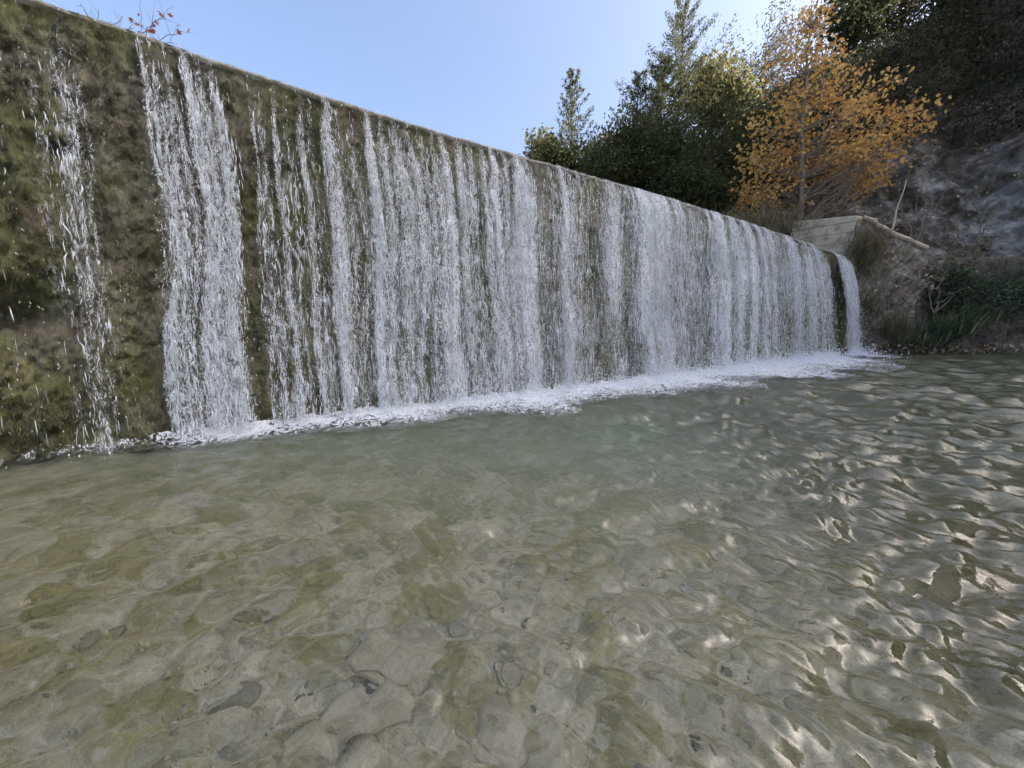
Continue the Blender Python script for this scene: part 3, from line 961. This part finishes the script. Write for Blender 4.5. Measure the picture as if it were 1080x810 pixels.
# gravel strewn over the bed
g = np.random.default_rng(62)
n = 2600
rr_ = .5 + 5.5 * g.random(n) ** 1.3
aa_ = g.uniform(-1.15, 1.15, n)
px_, py_ = rr_ * np.sin(aa_), rr_ * np.cos(aa_) - .2
keep = vnoise(px_ * 1.1, py_ * 1.1, 0, 66) > .42
px_, py_ = px_[keep], py_[keep]; n = len(px_)
sz_ = np.clip(g.lognormal(-4.5, .5, n), .004, .034)
th = np.arange(8) * 2 * np.pi / 8
base_ = np.concatenate([[[0, 0, 1.0]], np.stack([np.cos(th) * .75, np.sin(th) * .75, np.full(8, .75)], -1), np.stack([np.cos(th), np.sin(th), np.zeros(8)], -1), np.stack([np.cos(th) * .7, np.sin(th) * .7, np.full(8, -.7)], -1)])
rot_ = g.random(n) * 6.28; el_ = g.uniform(.55, 1.0, n)
B = base_[None] * (1 + .22 * g.normal(size=(n, 25, 1))) * np.stack([np.ones(n), el_, g.uniform(.35, .7, n)], -1)[:, None, :] * sz_[:, None, None]
X = B[..., 0] * np.cos(rot_)[:, None] - B[..., 1] * np.sin(rot_)[:, None] + px_[:, None]
Y = B[..., 0] * np.sin(rot_)[:, None] + B[..., 1] * np.cos(rot_)[:, None] + py_[:, None]
Z = B[..., 2] + (bed_z(px_, py_) + sz_ * .12)[:, None]
i = np.arange(8); j = (i + 1) % 8
t3 = np.stack([np.zeros(8, int), 1 + i, 1 + j], -1)
q4 = np.concatenate([np.stack([1 + i, 9 + i, 9 + j, 1 + j], -1), np.stack([9 + i, 17 + i, 17 + j, 9 + j], -1)])
b = (np.arange(n) * 25)[:, None, None]
pe = mesh_obj('pebbles', np.stack([X, Y, Z], -1).reshape(-1, 3), [(b + t3[None]).reshape(-1, 3), (b + q4[None]).reshape(-1, 4)], M['pebble'], None, attrs={'tint': np.repeat(g.random(n), 25)}, smooth=True)
tag(pe, 'small pebbles strewn over the pool bed', 'pebbles', kind='stuff')

# ------------------------------------------------------------------ hill and bank
foot = np.array([(15, 110, 4.6), (15, 75, 4.6), (15.5, 50, 4.5), (16.5, 36, 4.4), (18, 29.5, 4.4), (20.5, 26, 4.8), (24, 24.4, 5.25), (30, 24.2, 5.3), (38, 23.5, 5.3), (42, 16, 3), (40, 0, 1.2), (40, -25, .5), (42, -75, 0)])
r_px = [(625, 205, 95), (690, 190, 78), (740, 172, 62), (790, 120, 53), (850, 80, 48), (915, 52, 46), (995, 8, 44), (1080, -90, 42)]
ridge = [at(*q_) for q_ in r_px]
ridge = np.array([ridge[0] + np.array([0, 40, -3])] + ridge + [(64, 25, 52), (64, 9, 71), (64, -28, 71), (66, -78, 40)])  # last points: unseen ridge added off frame, raised to keep sun off the dam
def resample(P, n):
    d = np.concatenate([[0], np.cumsum(np.linalg.norm(np.diff(P, axis=0), axis=1))]); d /= d[-1]
    u = np.linspace(0, 1, n)
    return np.stack([np.interp(u, d, P[:, k]) for k in range(3)], -1)
def smooth_poly(P, n):
    Q = P.copy()
    for _ in range(3):
        Q = np.concatenate([[Q[0]]] + [np.stack([.75 * Q[i] + .25 * Q[i + 1], .25 * Q[i] + .75 * Q[i + 1]]) for i in range(len(Q) - 1)] + [[Q[-1]]])
    return Q
# corresponding samples: both curves are given with the same number of control points
idx_f = np.linspace(0, 1, len(foot)); idx_r = np.linspace(0, 1, len(ridge))
uu = np.linspace(0, 1, 520)
Fc = np.stack([np.interp(uu, idx_f, foot[:, k]) for k in range(3)], -1)
Rc = np.stack([np.interp(uu, idx_r, ridge[:, k]) for k in range(3)], -1)
ker = np.hanning(25); ker /= ker.sum()
for A in (Fc, Rc):
    for k in range(3):
        A[:, k] = np.convolve(np.pad(A[:, k], 12, mode='edge'), ker, 'valid')
vv = np.concatenate([np.linspace(0, 1, 260), np.linspace(1, 1.6, 40)[1:]])
U, Vv = np.meshgrid(np.arange(520), vv, indexing='ij')
vc = np.clip(Vv, 0, 1)
prof = vc + .10 * np.sin(vc * np.pi)           # steeper low, gentler high
P = Fc[U] * (1 - vc[..., None]) + Rc[U] * vc[..., None]
P[..., 2] = Fc[U][..., 2] + (Rc[U] - Fc[U])[..., 2] * np.clip(prof, 0, 1.0)
outw = (Rc - Fc); outw[:, 2] = 0; outw /= np.linalg.norm(outw, axis=1, keepdims=True)
back = np.clip(Vv - 1, 0, None)
P = P + outw[U] * (back * 70)[..., None]
P[..., 2] -= back * 25
amp = sst(0, .06, vc) * (1 - .7 * sst(.9, 1.0, vc))
dsp = 1.5 * fbm(P[..., 0] * .11, P[..., 1] * .11, P[..., 2] * .13, 3, 110) + .8 * fbm(P[..., 0] * .45, P[..., 1] * .45, P[..., 2] * .6, 4, 120) + .45 * np.abs(fbm(P[..., 0] * 1.3, P[..., 1] * 1.3, P[..., 2] * 1.9, 4, 130))
P = P - outw[U] * (dsp * amp)[..., None]
P[..., 2] += (dsp * amp) * .45
HILL = P
h_ob = mesh_obj('hillside', P.reshape(-1, 3), grid_faces(520, len(vv)), M['hill'], None, smooth=True)
tag(h_ob, 'steep shaded rocky hillside on the right bank, with an added unseen ridge blocking the sun', kind='structure')

# bank between the waterline and the bench at the foot of the cliff
bx = np.linspace(17.2, 46, 360)
bv = np.linspace(0, 1, 60)
BX, BV = np.meshgrid(bx, bv, indexing='ij')
by0 = 20.7 + .25 * np.sin(BX * .9) + .3 * fbm(BX * .5, 0 * BX, 0, 3, 140) - np.clip(BX - 45, 0, None) * .12
by1 = 22.7 - np.clip(BX - 45, 0, None) * .12
yy = np.interp(BV, [0, .55, .75, 1], [0, .55, .62, 1]) * (by1 - by0) + by0 + 2.2 * sst(.8, 1, BV)
zz = np.interp(BV, [0, .12, .30, .55, .78, .83, 1], [-1.4, .05, 1.3, 3.1, 5.15, 5.3, 5.35])
nz = fbm(BX * 1.1, zz * 1.3, 0, 5, 141)
yy = yy - .28 * nz * sst(0, .1, BV) * (1 - sst(.72, .8, BV))
zz = zz + .10 * fbm(BX * 1.5, yy * 1.5, 0, 3, 142) * (1 - .7 * sst(.7, .8, BV))
bk = mesh_obj('river_bank', np.stack([BX, yy, zz], -1).reshape(-1, 3), grid_faces(360, 60)[:, ::-1], M['rubble'], None, smooth=True)
tag(bk, 'brown rubble bank under the cliff', kind='structure')

# ------------------------------------------------------------------ abutment
ab_s = 27.9
ab_root_xy = np.array(crest_xy(ab_s))
ab = thing('abutment', (*ab_root_xy, 0), 'grey concrete abutment block with rubble wing wall at the far end', 'abutment')
def rough_prism(name, pts, z0f, z1f, mat, parent, seed, step=.12, amp=.05):
    """closed vertical-sided solid over a polygon with sloping top; sides are gridded and roughened"""
    pts = np.asarray(pts, float)
    n = len(pts)
    loop = []; 
    for i in range(n):
        a, b_ = pts[i], pts[(i + 1) % n]
        k = max(2, int(np.linalg.norm(b_ - a) / step))
        for j in range(k): loop.append(a + (b_ - a) * j / k)
    loop = np.array(loop); m = len(loop)
    nz_ = 40
    zt = np.array([z1f(*p_) for p_ in loop]); zb_ = np.array([z0f(*p_) for p_ in loop])
    c = pts.mean(0)
    dirs = loop - c; dirs /= np.linalg.norm(dirs, axis=1, keepdims=True)
    rows_ = []
    for k in range(nz_):
        z = zb_ + (zt - zb_) * k / (nz_ - 1)
        dd = amp * fbm(loop[:, 0] * 1.7, loop[:, 1] * 1.7, z * 1.7, 5, seed)
        edge = -.03 if k == nz_ - 1 else 0
        rows_.append(np.column_stack([loop + dirs * (dd + edge)[:, None], z]))
    for fr in (.66, .33):
        l2 = c + (loop - c) * fr
        z = np.array([z1f(*p_) for p_ in l2]) + .04 * fbm(l2[:, 0] * 2, l2[:, 1] * 2, 0, 3, seed + 9)
        rows_.append(np.column_stack([l2, z]))
    V = np.concatenate(rows_)
    K = len(rows_)
    i = np.arange(K * m).reshape(K, m); j = np.roll(i, -1, 1)
    F = np.stack([i[:-1], j[:-1], j[1:], i[1:]], -1).reshape(-1, 4)
    V = np.vstack([V, [[c[0], c[1], z1f(*c)]]])
    cap = np.stack([i[-1], j[-1], np.full(m, len(V) - 1)], -1)
    return mesh_obj(name, V, [F, cap], mat, parent, smooth=False)
A1 = at(894, 300, 21.4)[:2]                     # near corner
upd = np.array([-.60, .80])
A0 = A1 + upd * 2.9                             # far upstream corner
A2 = at(971, 300, 21.15)[:2]                    # downstream end of the wing wall
def zblock(x, y):
    return 7.25 + .10 * np.dot(np.array([x, y]) - A1, upd)
B1, B0 = A1 + np.array([-.03, -.02]), A0
rough_prism('cap_block', [B0, B1, B1 + np.array([1.5, .35]), B0 + np.array([1.5, .7])], lambda x, y: 4.2, zblock, M['conc'], ab, 151, amp=.03)
wd = (A2 - A1); wl_ = np.linalg.norm(wd)
cop = Tubes()
def zwing(x, y):
    k = np.dot(np.array([x, y]) - A1, wd) / wl_ ** 2
    return float(np.interp(k, [-.2, .12, .45, 1.05], [7.1, 7.05, 6.35, 5.38]))
rough_prism('wing_wall', [A1 + np.array([.05, -.05]), A2 + np.array([0, -.05]), A2 + np.array([.25, 2.2]), A1 + np.array([1.0, 2.6])], lambda x, y: -1.2, zwing, M['wing'], ab, 161, amp=.22)
cp = [np.array([*(A1 + wd * k + np.array([.05, -.02])), zwing(*(A1 + wd * k)) + .05]) for k in np.linspace(.08, 1.0, 14)]
cop.add(np.array(cp) + rng.normal(0, .02, (14, 3)), .13, 6)
cop.build('coping', M['conc'], ab)
# plinth of the dam under the block, behind the jet
rough_prism('footing', [np.array(crest_xy(27.4)) + NRM * .35, A1 + np.array([.25, -.25]), A1 + np.array([.6, 1.0]), np.array(crest_xy(27.4)) - NRM * 1.0], lambda x, y: -1.2, lambda x, y: 4.95, M['moss'], ab, 171, amp=.12)

# ------------------------------------------------------------------ vegetation
def ell_points(g, E, n):
    """n points inside a union of ellipsoids [(centre, radii, weight)]"""
    w = np.array([e[2] for e in E], float); w /= w.sum()
    k = g.choice(len(E), n, p=w)
    d = rand_dirs(n, g) * (g.random(n) ** (1 / 2.4))[:, None]
    return np.array([E[i][0] for i in k]) + d * np.array([E[i][1] for i in k])

def px_ell(px, py, rx, ry, Y, dr=None, w=None):
    c = at(px, py, Y)
    zc = math.cos(PITCH) * Y - math.sin(PITCH) * (c[2] - CAM_H)
    k = zc / F_PX
    return (c, np.array([rx * k, (dr if dr else min(rx, ry)) * k, ry * k]), w if w else rx * ry)

def broadleaf(name, base, E, label, cat, leafmat, barkmat, n_cl, n_lf, r_cl, lsize, g, kind='leaf', trunk_r=.16, trunk_pts=None, group=None, up=.2, crown='crown', limb_r=.045, parent_thing=None, aspect=.6, limbs=True):
    root = thing(name, base, label, cat, group)
    base = np.asarray(base, float)
    cl = ell_points(g, E, n_cl)
    top = max(e[0][2] + e[1][2] * .8 for e in E)
    ctr = sum(e[0] * e[2] for e in E) / sum(e[2] for e in E)
    if trunk_pts is None:
        tp = np.array([base, base * .6 + ctr * .4, ctr * .9 + base * .1, [ctr[0], ctr[1], top]])
        tp[1:3, :2] += g.normal(0, .15, (2, 2))
    else:
        tp = np.asarray(trunk_pts, float)
    u = np.linspace(0, 1, 14); d = np.linspace(0, 1, len(tp))
    tr = np.stack([np.interp(u, d, tp[:, k]) for k in range(3)], -1)
    tr[1:-1, :2] += g.normal(0, .04, (12, 2))
    T = Tubes(); T.add(tr, trunk_r * (1 - .88 * u), 8); T.build('trunk', barkmat, root)
    if limbs:
        Lb = Tubes()
        for c in cl:
            dz = np.linalg.norm(c[:2] - tr[:, :2].mean(0))
            want = c[2] - dz * g.uniform(.5, 1.0)
            k = int(np.argmin(np.abs(tr[:, 2] - want)))
            k = min(k, 12)
            Lb.add(bend(tr[k], c, 6, -.05, .10, g), np.linspace(limb_r, limb_r * .18, 6), 4)
        Lb.build('branches', barkmat, root)
    ci = g.integers(0, n_cl, n_lf)
    P = cl[ci] + g.normal(0, 1, (n_lf, 3)) * r_cl * np.array([1, 1, .75])
    ax = rand_dirs(n_lf, g) + np.array([0, 0, up])
    ln = lsize * g.uniform(.6, 1.35, n_lf)
    clt = g.random(n_cl)
    tint = np.clip(.55 * clt[ci] + .45 * g.random(n_lf), 0, 1)
    leaf_obj(crown, P, ax, ln, ln * aspect, leafmat, root, kind, tint, g)
    return root

def conifer(base, height, radius, label, g, leafmat, n_br=110, per=70, lsize=.34, lean=(0, 0), asc=.55, cat='tree', name='conifer_tree', bare=.08, power=.8, tight=1.0, irr=(.55, 1.2)):
    base = np.asarray(base, float)
    root = thing(name, base, label, cat)
    u = np.linspace(0, 1, 16)
    tr = base + np.stack([lean[0] * u, lean[1] * u, height * u], -1)
    tr[1:-1, :2] += g.normal(0, .05, (14, 2))
    T = Tubes(); T.add(tr, .022 * height * .5 * (1 - .93 * u) + .01, 7); T.build('trunk', M['bark_dark'], root)
    B = Tubes(); P, A, TI = [], [], []
    for k in range(n_br):
        h = bare + (1 - bare) * (k + g.random()) / n_br
        az = k * 2.399 + g.normal(0, .4)
        rl = radius * (1 - h) ** power * g.uniform(*irr) + .25
        p0 = np.array([np.interp(h, u, tr[:, j]) for j in range(3)])
        dv = np.array([math.cos(az), math.sin(az), 0])
        p1 = p0 + dv * rl + np.array([0, 0, rl * asc * g.uniform(.6, 1.4)])
        q_ = bend(p0, p1, 6, -.10, .06, g)
        B.add(q_, np.linspace(.012 + .012 * rl, .004, 6), 4)
        m = int(per * (.35 + rl / radius))
        t_ = g.random(m) ** .7
        c = np.stack([np.interp(t_, np.linspace(0, 1, 6), q_[:, j]) for j in range(3)], -1)
        spread = (.10 + .16 * rl * (1 - .6 * t_))
        c += g.normal(0, 1, (m, 3)) * (tight * spread)[:, None] * np.array([1, 1, .65])
        P.append(c); A.append(dv * .7 + np.array([0, 0, .7]) + g.normal(0, .6, (m, 3)))
        TI.append(np.clip(.5 * g.random() + .5 * g.random(m), 0, 1))
    B.build('branches', M['bark_dark'], root)
    P = np.concatenate(P); A = np.concatenate(A)
    ln = lsize * g.uniform(.55, 1.3, len(P))
    leaf_obj('crown', P, A, ln, ln * .36, leafmat, root, 'leaf', np.concatenate(TI), g)
    return root

GZ_UP = 4.4
def ground_at(px, Y, z=GZ_UP):
    p_ = at(px, 300, Y)
    return np.array([p_[0], p_[1], z])
g = np.random.default_rng(301)
# the far conical tree and its two pale neighbours
tp = at(604, 76, 33)
conifer((tp[0], 33, GZ_UP), tp[2] - GZ_UP, 3.9, 'slender pointed conifer standing alone against the sky behind the crest', g, M['conifer_grey'], 110, 120, .21, asc=.95, power=.8, tight=.5)
broadleaf('leafy_tree', ground_at(575, 35), [px_ell(574, 158, 17, 20, 35), px_ell(566, 170, 12, 14, 35)], 'low yellowish tree just left of the slender pointed conifer', 'tree', M['yellow'], M['bark'], 60, 2600, .45, .30, g, trunk_r=.1)
broadleaf('leafy_tree', ground_at(634, 35), [px_ell(634, 165, 16, 24, 35), px_ell(624, 175, 14, 14, 35)], 'low sunlit yellow tree between the slender conifer and the dark grove', 'tree', M['yellow'], M['bark'], 60, 2600, .45, .30, g, trunk_r=.1)
broadleaf('evergreen_bush', ground_at(592, 31.5), [px_ell(590, 172, 13, 22, 31.5), px_ell(604, 176, 14, 24, 31.5)], 'dark green bush at the foot of the slender pointed conifer', 'bush', M['evergreen'], M['bark_dark'], 50, 3500, .35, .26, g, trunk_r=.08)
# the dark grove
tp = at(722, 8, 33)
conifer((tp[0], 33, GZ_UP), tp[2] - GZ_UP, 5.6, 'tallest dark conifer with a thin top rising above the grove', g, M['conifer_grey'], 150, 210, .19, asc=.95, power=.62, tight=.6, irr=(.3, 1.3))
tp = at(674, 78, 32)
conifer((tp[0], 32, GZ_UP), tp[2] - GZ_UP, 3.2, 'shorter dark conifer on the left edge of the grove', g, M['conifer'], 90, 180, .19, asc=.9, power=.6, tight=.6, irr=(.3, 1.3))
tp = at(700, 62, 31)
conifer((tp[0], 31, GZ_UP), tp[2] - GZ_UP, 3.8, 'dense dark conifer in front of the tallest one', g, M['conifer'], 120, 190, .21, asc=.75, power=.6, tight=.6)
broadleaf('leafy_tree', ground_at(757, 34), [px_ell(757, 92, 26, 32, 34), px_ell(768, 108, 18, 26, 34), px_ell(742, 100, 20, 30, 34)], 'sunlit olive crown leaning on the right side of the tallest conifer', 'tree', M['yellow'], M['bark'], 110, 5200, .55, .34, g, trunk_r=.16)
for px, py, rx, ry, Y, lb in [
    (668, 165, 26, 42, 30, 'dark evergreen at the left foot of the grove above the crest'),
    (705, 168, 36, 48, 29, 'broad dark evergreen below the tallest conifer'),
    (752, 165, 36, 52, 31, 'dark evergreen in the shaded middle of the grove'),
    (795, 140, 34, 52, 34, 'blackish evergreen on the slope left of the orange tree'),
    (730, 205, 40, 22, 27, 'low dark shrub right behind the dam crest at the grove'),
    (645, 185, 20, 18, 29, 'small brownish shrub at the left end of the grove')]:
    broadleaf('evergreen_tree', ground_at(px, Y), [px_ell(px, py, rx, ry, Y), px_ell(px + rx * .4, py + ry * .4, rx * .8, ry * .7, Y), px_ell(px - rx * .4, py + ry * .35, rx * .8, ry * .7, Y)],
              lb, 'tree', M['evergreen'], M['bark_dark'], 110, 11000, .6, .26, g, trunk_r=.16, aspect=.5)
# airy trees on the skyline
broadleaf('airy_tree', at(800, 175, 42) , [px_ell(800, 78, 34, 30, 42), px_ell(828, 45, 30, 45, 42), px_ell(780, 95, 22, 24, 42)], 'thin grey leafless-looking tree glowing against the bright sky left of orange top', 'tree', M['airy'], M['bark'], 150, 3600, .55, .30, g, trunk_r=.16, up=.6, aspect=.35, limb_r=.04)
broadleaf('ridge_tree', at(905, 70, 45.5), [px_ell(895, 25, 30, 36, 45.5), px_ell(915, 8, 30, 26, 45.5)], 'dark round tree on the skyline right of the orange top', 'tree', M['evergreen'], M['bark_dark'], 120, 4600, .7, .42, g, trunk_r=.2)
broadleaf('ridge_tree', at(950, 45, 45), [px_ell(948, 12, 26, 26, 45), px_ell(962, -8, 30, 22, 45)], 'open branched tree on the skyline beside the bright sky gap', 'tree', M['airy'], M['bark_dark'], 120, 2600, .6, .36, g, trunk_r=.18, limb_r=.06)
broadleaf('ridge_tree', at(1015, 5, 44), [px_ell(1012, -22, 26, 24, 44)], 'dark tree on the skyline at the top edge of the picture', 'tree', M['evergreen'], M['bark_dark'], 80, 3000, .6, .42, g, trunk_r=.18)

# the orange tree
OY = 24.6
ob_ = at(846, 236, OY); ob_[2] = 5.0
E = [px_ell(853, 40, 24, 34, OY, 28, 1500), px_ell(848, 90, 40, 40, OY, 34, 2200), px_ell(835, 140, 50, 38, OY, 40, 2600), px_ell(895, 130, 60, 44, OY, 50, 4200), px_ell(945, 130, 36, 22, OY, 28, 1300),
     px_ell(905, 175, 52, 32, OY, 45, 3000), px_ell(860, 185, 60, 40, OY, 45, 3400), px_ell(805, 190, 34, 34, OY, 36, 1700), px_ell(790, 212, 28, 20, OY, 26, 600), px_ell(862, 12, 14, 16, OY, 16, 350)]
trunk = [ob_, at(846, 180, OY - .9), at(848, 110, OY - .9), at(856, 5, OY)]
ot = broadleaf('plane_tree', ob_, E, 'tall autumn tree with orange leaves beside the concrete abutment', 'tree', M['orange'], M['bark'], 320, 6600, .40, .195, g, kind='lobed', trunk_r=.19, trunk_pts=trunk, aspect=.95, up=-.3, limb_r=.045)
T = Tubes()
for a_, b_ in [((852, 238), (838, 90)), ((858, 236), (893, 120)), ((850, 230), (805, 170))]:
    T.add(bend(at(*a_, OY + .3), at(*b_, OY + .2), 8, .03, .05, g), np.linspace(.10, .025, 8), 6)
T.build('side_stem', M['bark'], ot)

# scrub on the hill, one mass
def on_hill(n, g, vmin, vmax, umin=.1, umax=.85):
    k = g.integers(int(umin * 519), int(umax * 519), n)
    vs = np.searchsorted(vv, g.uniform(vmin, vmax, n))
    return HILL[k, np.clip(vs, 0, 258)], outw[k]
cl, ow = on_hill(2200, g, .22, .99, .15, .80)
msk = vnoise(cl[:, 0] * .16, cl[:, 1] * .16, cl[:, 2] * .16, 200) + .35 * sst(8, 24, cl[:, 2])
keep = msk > .62
cl, ow = cl[keep], ow[keep]
n_lf = 110000
ci = g.integers(0, len(cl), n_lf)
P = cl[ci] - ow[ci] * .3 + g.normal(0, 1, (n_lf, 3)) * np.array([.75, .75, .55])
ln = .27 * g.uniform(.5, 1.4, n_lf)
tn = g.random(len(cl))
scb = leaf_obj('hillside_scrub', P, rand_dirs(n_lf, g) + np.array([0, 0, .4]), ln, ln * .5, M['scrub'], None, 'leaf', np.clip(.6 * tn[ci] + .4 * g.random(n_lf), 0, 1), g)
tag(scb, 'dark tangled scrub covering the upper hillside', 'scrub', kind='stuff')
# pale fallen leaves caught on the cliff and bank
cl, ow = on_hill(900, g, .0, .45, .38, .72)
P = cl - ow * .12 + np.array([0, 0, .08])
ln = .20 * g.uniform(.5, 1.3, len(P))
lt = leaf_obj('fallen_leaves', P, rand_dirs(len(P), g), ln, ln * .8, M['litter'], None, 'lobed', None, g)
tag(lt, 'pale fallen leaves scattered over the cliff', 'leaves', kind='stuff')

# blades --------------------------------------------------------------
def blade_clump(name, base, label, cat, mat, n, h, spread, g, width=.03, droop=.5, group=None, part='blades', lean=(0, 0), zspread=.12):
    base = np.asarray(base, float)
    root = thing(name, base, label, cat, group)
    b0 = base + np.stack([g.normal(0, spread[0], n), g.normal(0, spread[1], n), g.normal(0, zspread, n)], -1)
    az = g.random(n) * 6.28
    out = np.stack([np.cos(az), np.sin(az), 0 * az], -1)
    hh = h * g.uniform(.5, 1.15, n)
    dr = droop * g.uniform(.3, 1.2, n)
    K = 5
    side = np.stack([-np.sin(az + g.normal(0, .8, n)), np.cos(az), 0 * az], -1)
    V = np.zeros((n, K, 2, 3))
    for k in range(K):
        t_ = k / (K - 1)
        c = b0 + out * (hh * dr * t_ ** 1.6)[:, None] + np.array([lean[0], lean[1], 0]) * (hh * t_)[:, None]
        c[:, 2] += hh * (t_ - .45 * dr * t_ ** 2.4)
        w_ = width * (1 - .93 * t_ ** 1.5) * .5
        V[:, k, 0] = c + side * w_; V[:, k, 1] = c - side * w_
    i = np.arange(n * K * 2).reshape(n, K, 2)
    F = np.stack([i[:, :-1, 0], i[:, :-1, 1], i[:, 1:, 1], i[:, 1:, 0]], -1).reshape(-1, 4)
    ti = np.repeat(g.random(n), K * 2)
    mesh_obj(part, V.reshape(-1, 3), F, mat, root, attrs={'tint': ti})
    return root
G_REED = 'green reed clumps on the right bank'
for px, py, Y, n, h, sx, lb in [
    (998, 352, 20.6, 420, 1.3, .7, 'thick low reed clump at the waterline right of the wing wall'),
    (975, 362, 20.5, 260, .9, .6, 'short reed tuft at the waterline touching the wing wall'),
    (1070, 318, 21.6, 420, 1.7, .9, 'reed clump high on the bank at the right picture edge'),
    (1015, 340, 21.0, 320, 1.3, .7, 'bushy reed clump between the waterline and the ledge')]:
    blade_clump('reed_clump', at(px, py, Y), lb, 'reeds', M['reed'], n, h, (sx, .25), g, .055, .8, G_REED, lean=(.05, -.25))
for px, py, rx, ry, lb in [(1036, 314, 30, 24, 'leafy grey green shrub halfway up the bank below the ledge'), (994, 332, 22, 28, 'leafy dark green shrub at the downstream end of the wing wall'), (1070, 304, 26, 26, 'leafy green shrub against the ledge at the right picture edge'),
                           (1002, 296, 16, 16, 'small pale leafed shrub just under the ledge beside the wing wall end')]:
    broadleaf('bank_shrub', at(px, py + ry, 21.5), [px_ell(px, py, rx, ry, 21.4), px_ell(px + rx * .5, py + 6, rx * .7, ry * .7, 21.3)], lb, 'shrub', M['shrub'], M['twig'], 60, 2600, .30, .19, g, trunk_r=.04, limb_r=.015, aspect=.4)
blade_clump('dry_bush', at(912, 268, 21.1), 'grey green dry bush overhanging the corner of the abutment', 'bush', M['dry'], 1700, .75, (.50, .3), g, .022, 1.0, lean=(.1, -.35), zspread=.55)
blade_clump('dry_bush', at(912, 325, 20.9), 'brown dry brush hanging low on the wing wall beside the jet', 'bush', M['dry'], 420, .8, (.35, .2), g, .022, .9, lean=(0, -.4), zspread=.3)
blade_clump('dry_bush', at(945, 350, 20.7), 'tangle of dry stems at the foot of the wing wall', 'bush', M['dry'], 800, .7, (.5, .15), g, .022, .8, lean=(0, -.3), zspread=.35)
blade_clump('dry_bush', at(800, 240, 22.8), 'pale dry stems under the orange tree behind the crest', 'bush', M['dry'], 900, 1.1, (1.3, .5), g, .025, 1.0, zspread=.3)

def twiggy(name, base, tips, label, cat, mat, leafmat, n_lf, lsize, g, r0=.02, kind='lobed', sub=5, splen=.35, group=None):
    base = np.asarray(base, float)
    root = thing(name, base, label, cat, group)
    T = Tubes(); P = []
    for tip in tips:
        q_ = bend(base, tip, 8, .04, .10, g)
        T.add(q_, np.linspace(r0, r0 * .25, 8), 5)
        L = np.linalg.norm(np.asarray(tip) - base)
        for k in range(sub):
            t_ = g.uniform(.3, 1)
            p0 = np.array([np.interp(t_, np.linspace(0, 1, 8), q_[:, j]) for j in range(3)])
            p1 = p0 + (np.asarray(tip) - base) / L * L * splen * .5 + g.normal(0, 1, 3) * L * splen * .45
            T.add(bend(p0, p1, 5, .02, .08, g), np.linspace(r0 * .4, r0 * .12, 5), 4)
            P.append(p0 + (p1 - p0) * g.uniform(.3, 1.05, (8, 1)))
    T.build('stems', mat, root)
    if n_lf:
        P = np.concatenate(P)
        P = P[g.integers(0, len(P), n_lf)] + g.normal(0, .03, (n_lf, 3))
        ln = lsize * g.uniform(.6, 1.3, n_lf)
        leaf_obj('leaves', P, rand_dirs(n_lf, g), ln, ln * .9, leafmat, root, kind, None, g)
    return root
SY = 21.6
twiggy('sapling', at(962, 268, SY), [at(972, 185, SY), at(950, 210, SY), at(985, 215, SY), at(996, 205, SY)], 'bare forked sapling above the sloping top of the wing wall', 'sapling', M['twig'], M['litter'], 26, .17, g, .045, sub=6)
twiggy('sapling', at(1022, 300, SY), [at(1034, 205, SY), at(1010, 235, SY), at(1040, 240, SY), at(1000, 265, SY)], 'spindly sapling with a few yellow leaves in front of the ledge', 'sapling', M['twig'], M['yellow'], 70, .20, g, .05, sub=7)
twiggy('dead_shrub', at(940, 352, 20.6), [at(930, 285, 20.7), at(950, 280, 20.9), at(962, 300, 20.7), at(918, 300, 20.6), at(968, 285, 20.8)], 'leafless grey shrub climbing the face of the wing wall', 'shrub', M['twig'], M['litter'], 60, .14, g, .04, sub=9)
twiggy('dead_shrub', at(985, 330, 20.8), [at(1000, 285, 20.9), at(975, 290, 20.9), at(1030, 290, 21), at(1015, 300, 20.9)], 'straggling shrub with pale leaves between wing wall and reeds', 'shrub', M['twig'], M['litter'], 130, .19, g, .035, sub=8)
T = Tubes(); T.add(bend(at(940, 245, 21.3), at(956, 190, 21.6), 6, .02, .02, g), np.linspace(.055, .02, 6), 7)
st = T.build('dead_stick', M['pale'], None); tag(st, 'bleached dead stick leaning above the abutment shrub', 'stick')
# leaf litter at the foot of the wing wall
n = 420
P = np.stack([g.uniform(18.8, 28, n), 20.55 + g.normal(0, .25, n), g.uniform(.03, .5, n)], -1)
ln = .17 * g.uniform(.5, 1.3, n)
lf = leaf_obj('leaf_litter', P, rand_dirs(n, g), ln, ln * .9, M['litter'], None, 'lobed', None, g)
tag(lf, 'brown leaf litter along the far waterline', 'leaves', kind='stuff')

# twigs showing over the near crest
def crest3(px, back=.9, dz=0):
    s_ = crest_px(px)
    X, Y = crest_xy(s_)
    return np.array([X - NRM[0] * back, Y - NRM[1] * back, float(ztop(s_)) + dz])
b0 = crest3(92, .5, 0)
twiggy('twig', b0, [b0 + np.array([dx, .05, dz]) for dx, dz in ((-.35, .32), (-.2, .45), (.0, .40), (.28, .33), (.40, .2))], 'bare grey twigs sticking up over the near crest', 'twigs', M['twig'], M['litter'], 0, .05, g, .008, sub=7)
b0 = crest3(128, .45, 0)
twiggy('twig', b0, [b0 + np.array([dx, .05, dz]) for dx, dz in ((.30, .30), (.45, .38), (.62, .24), (.50, .12))], 'twig with red autumn leaves hanging over the near crest', 'twigs', M['twig'], M['red'], 26, .055, g, .007, sub=5)
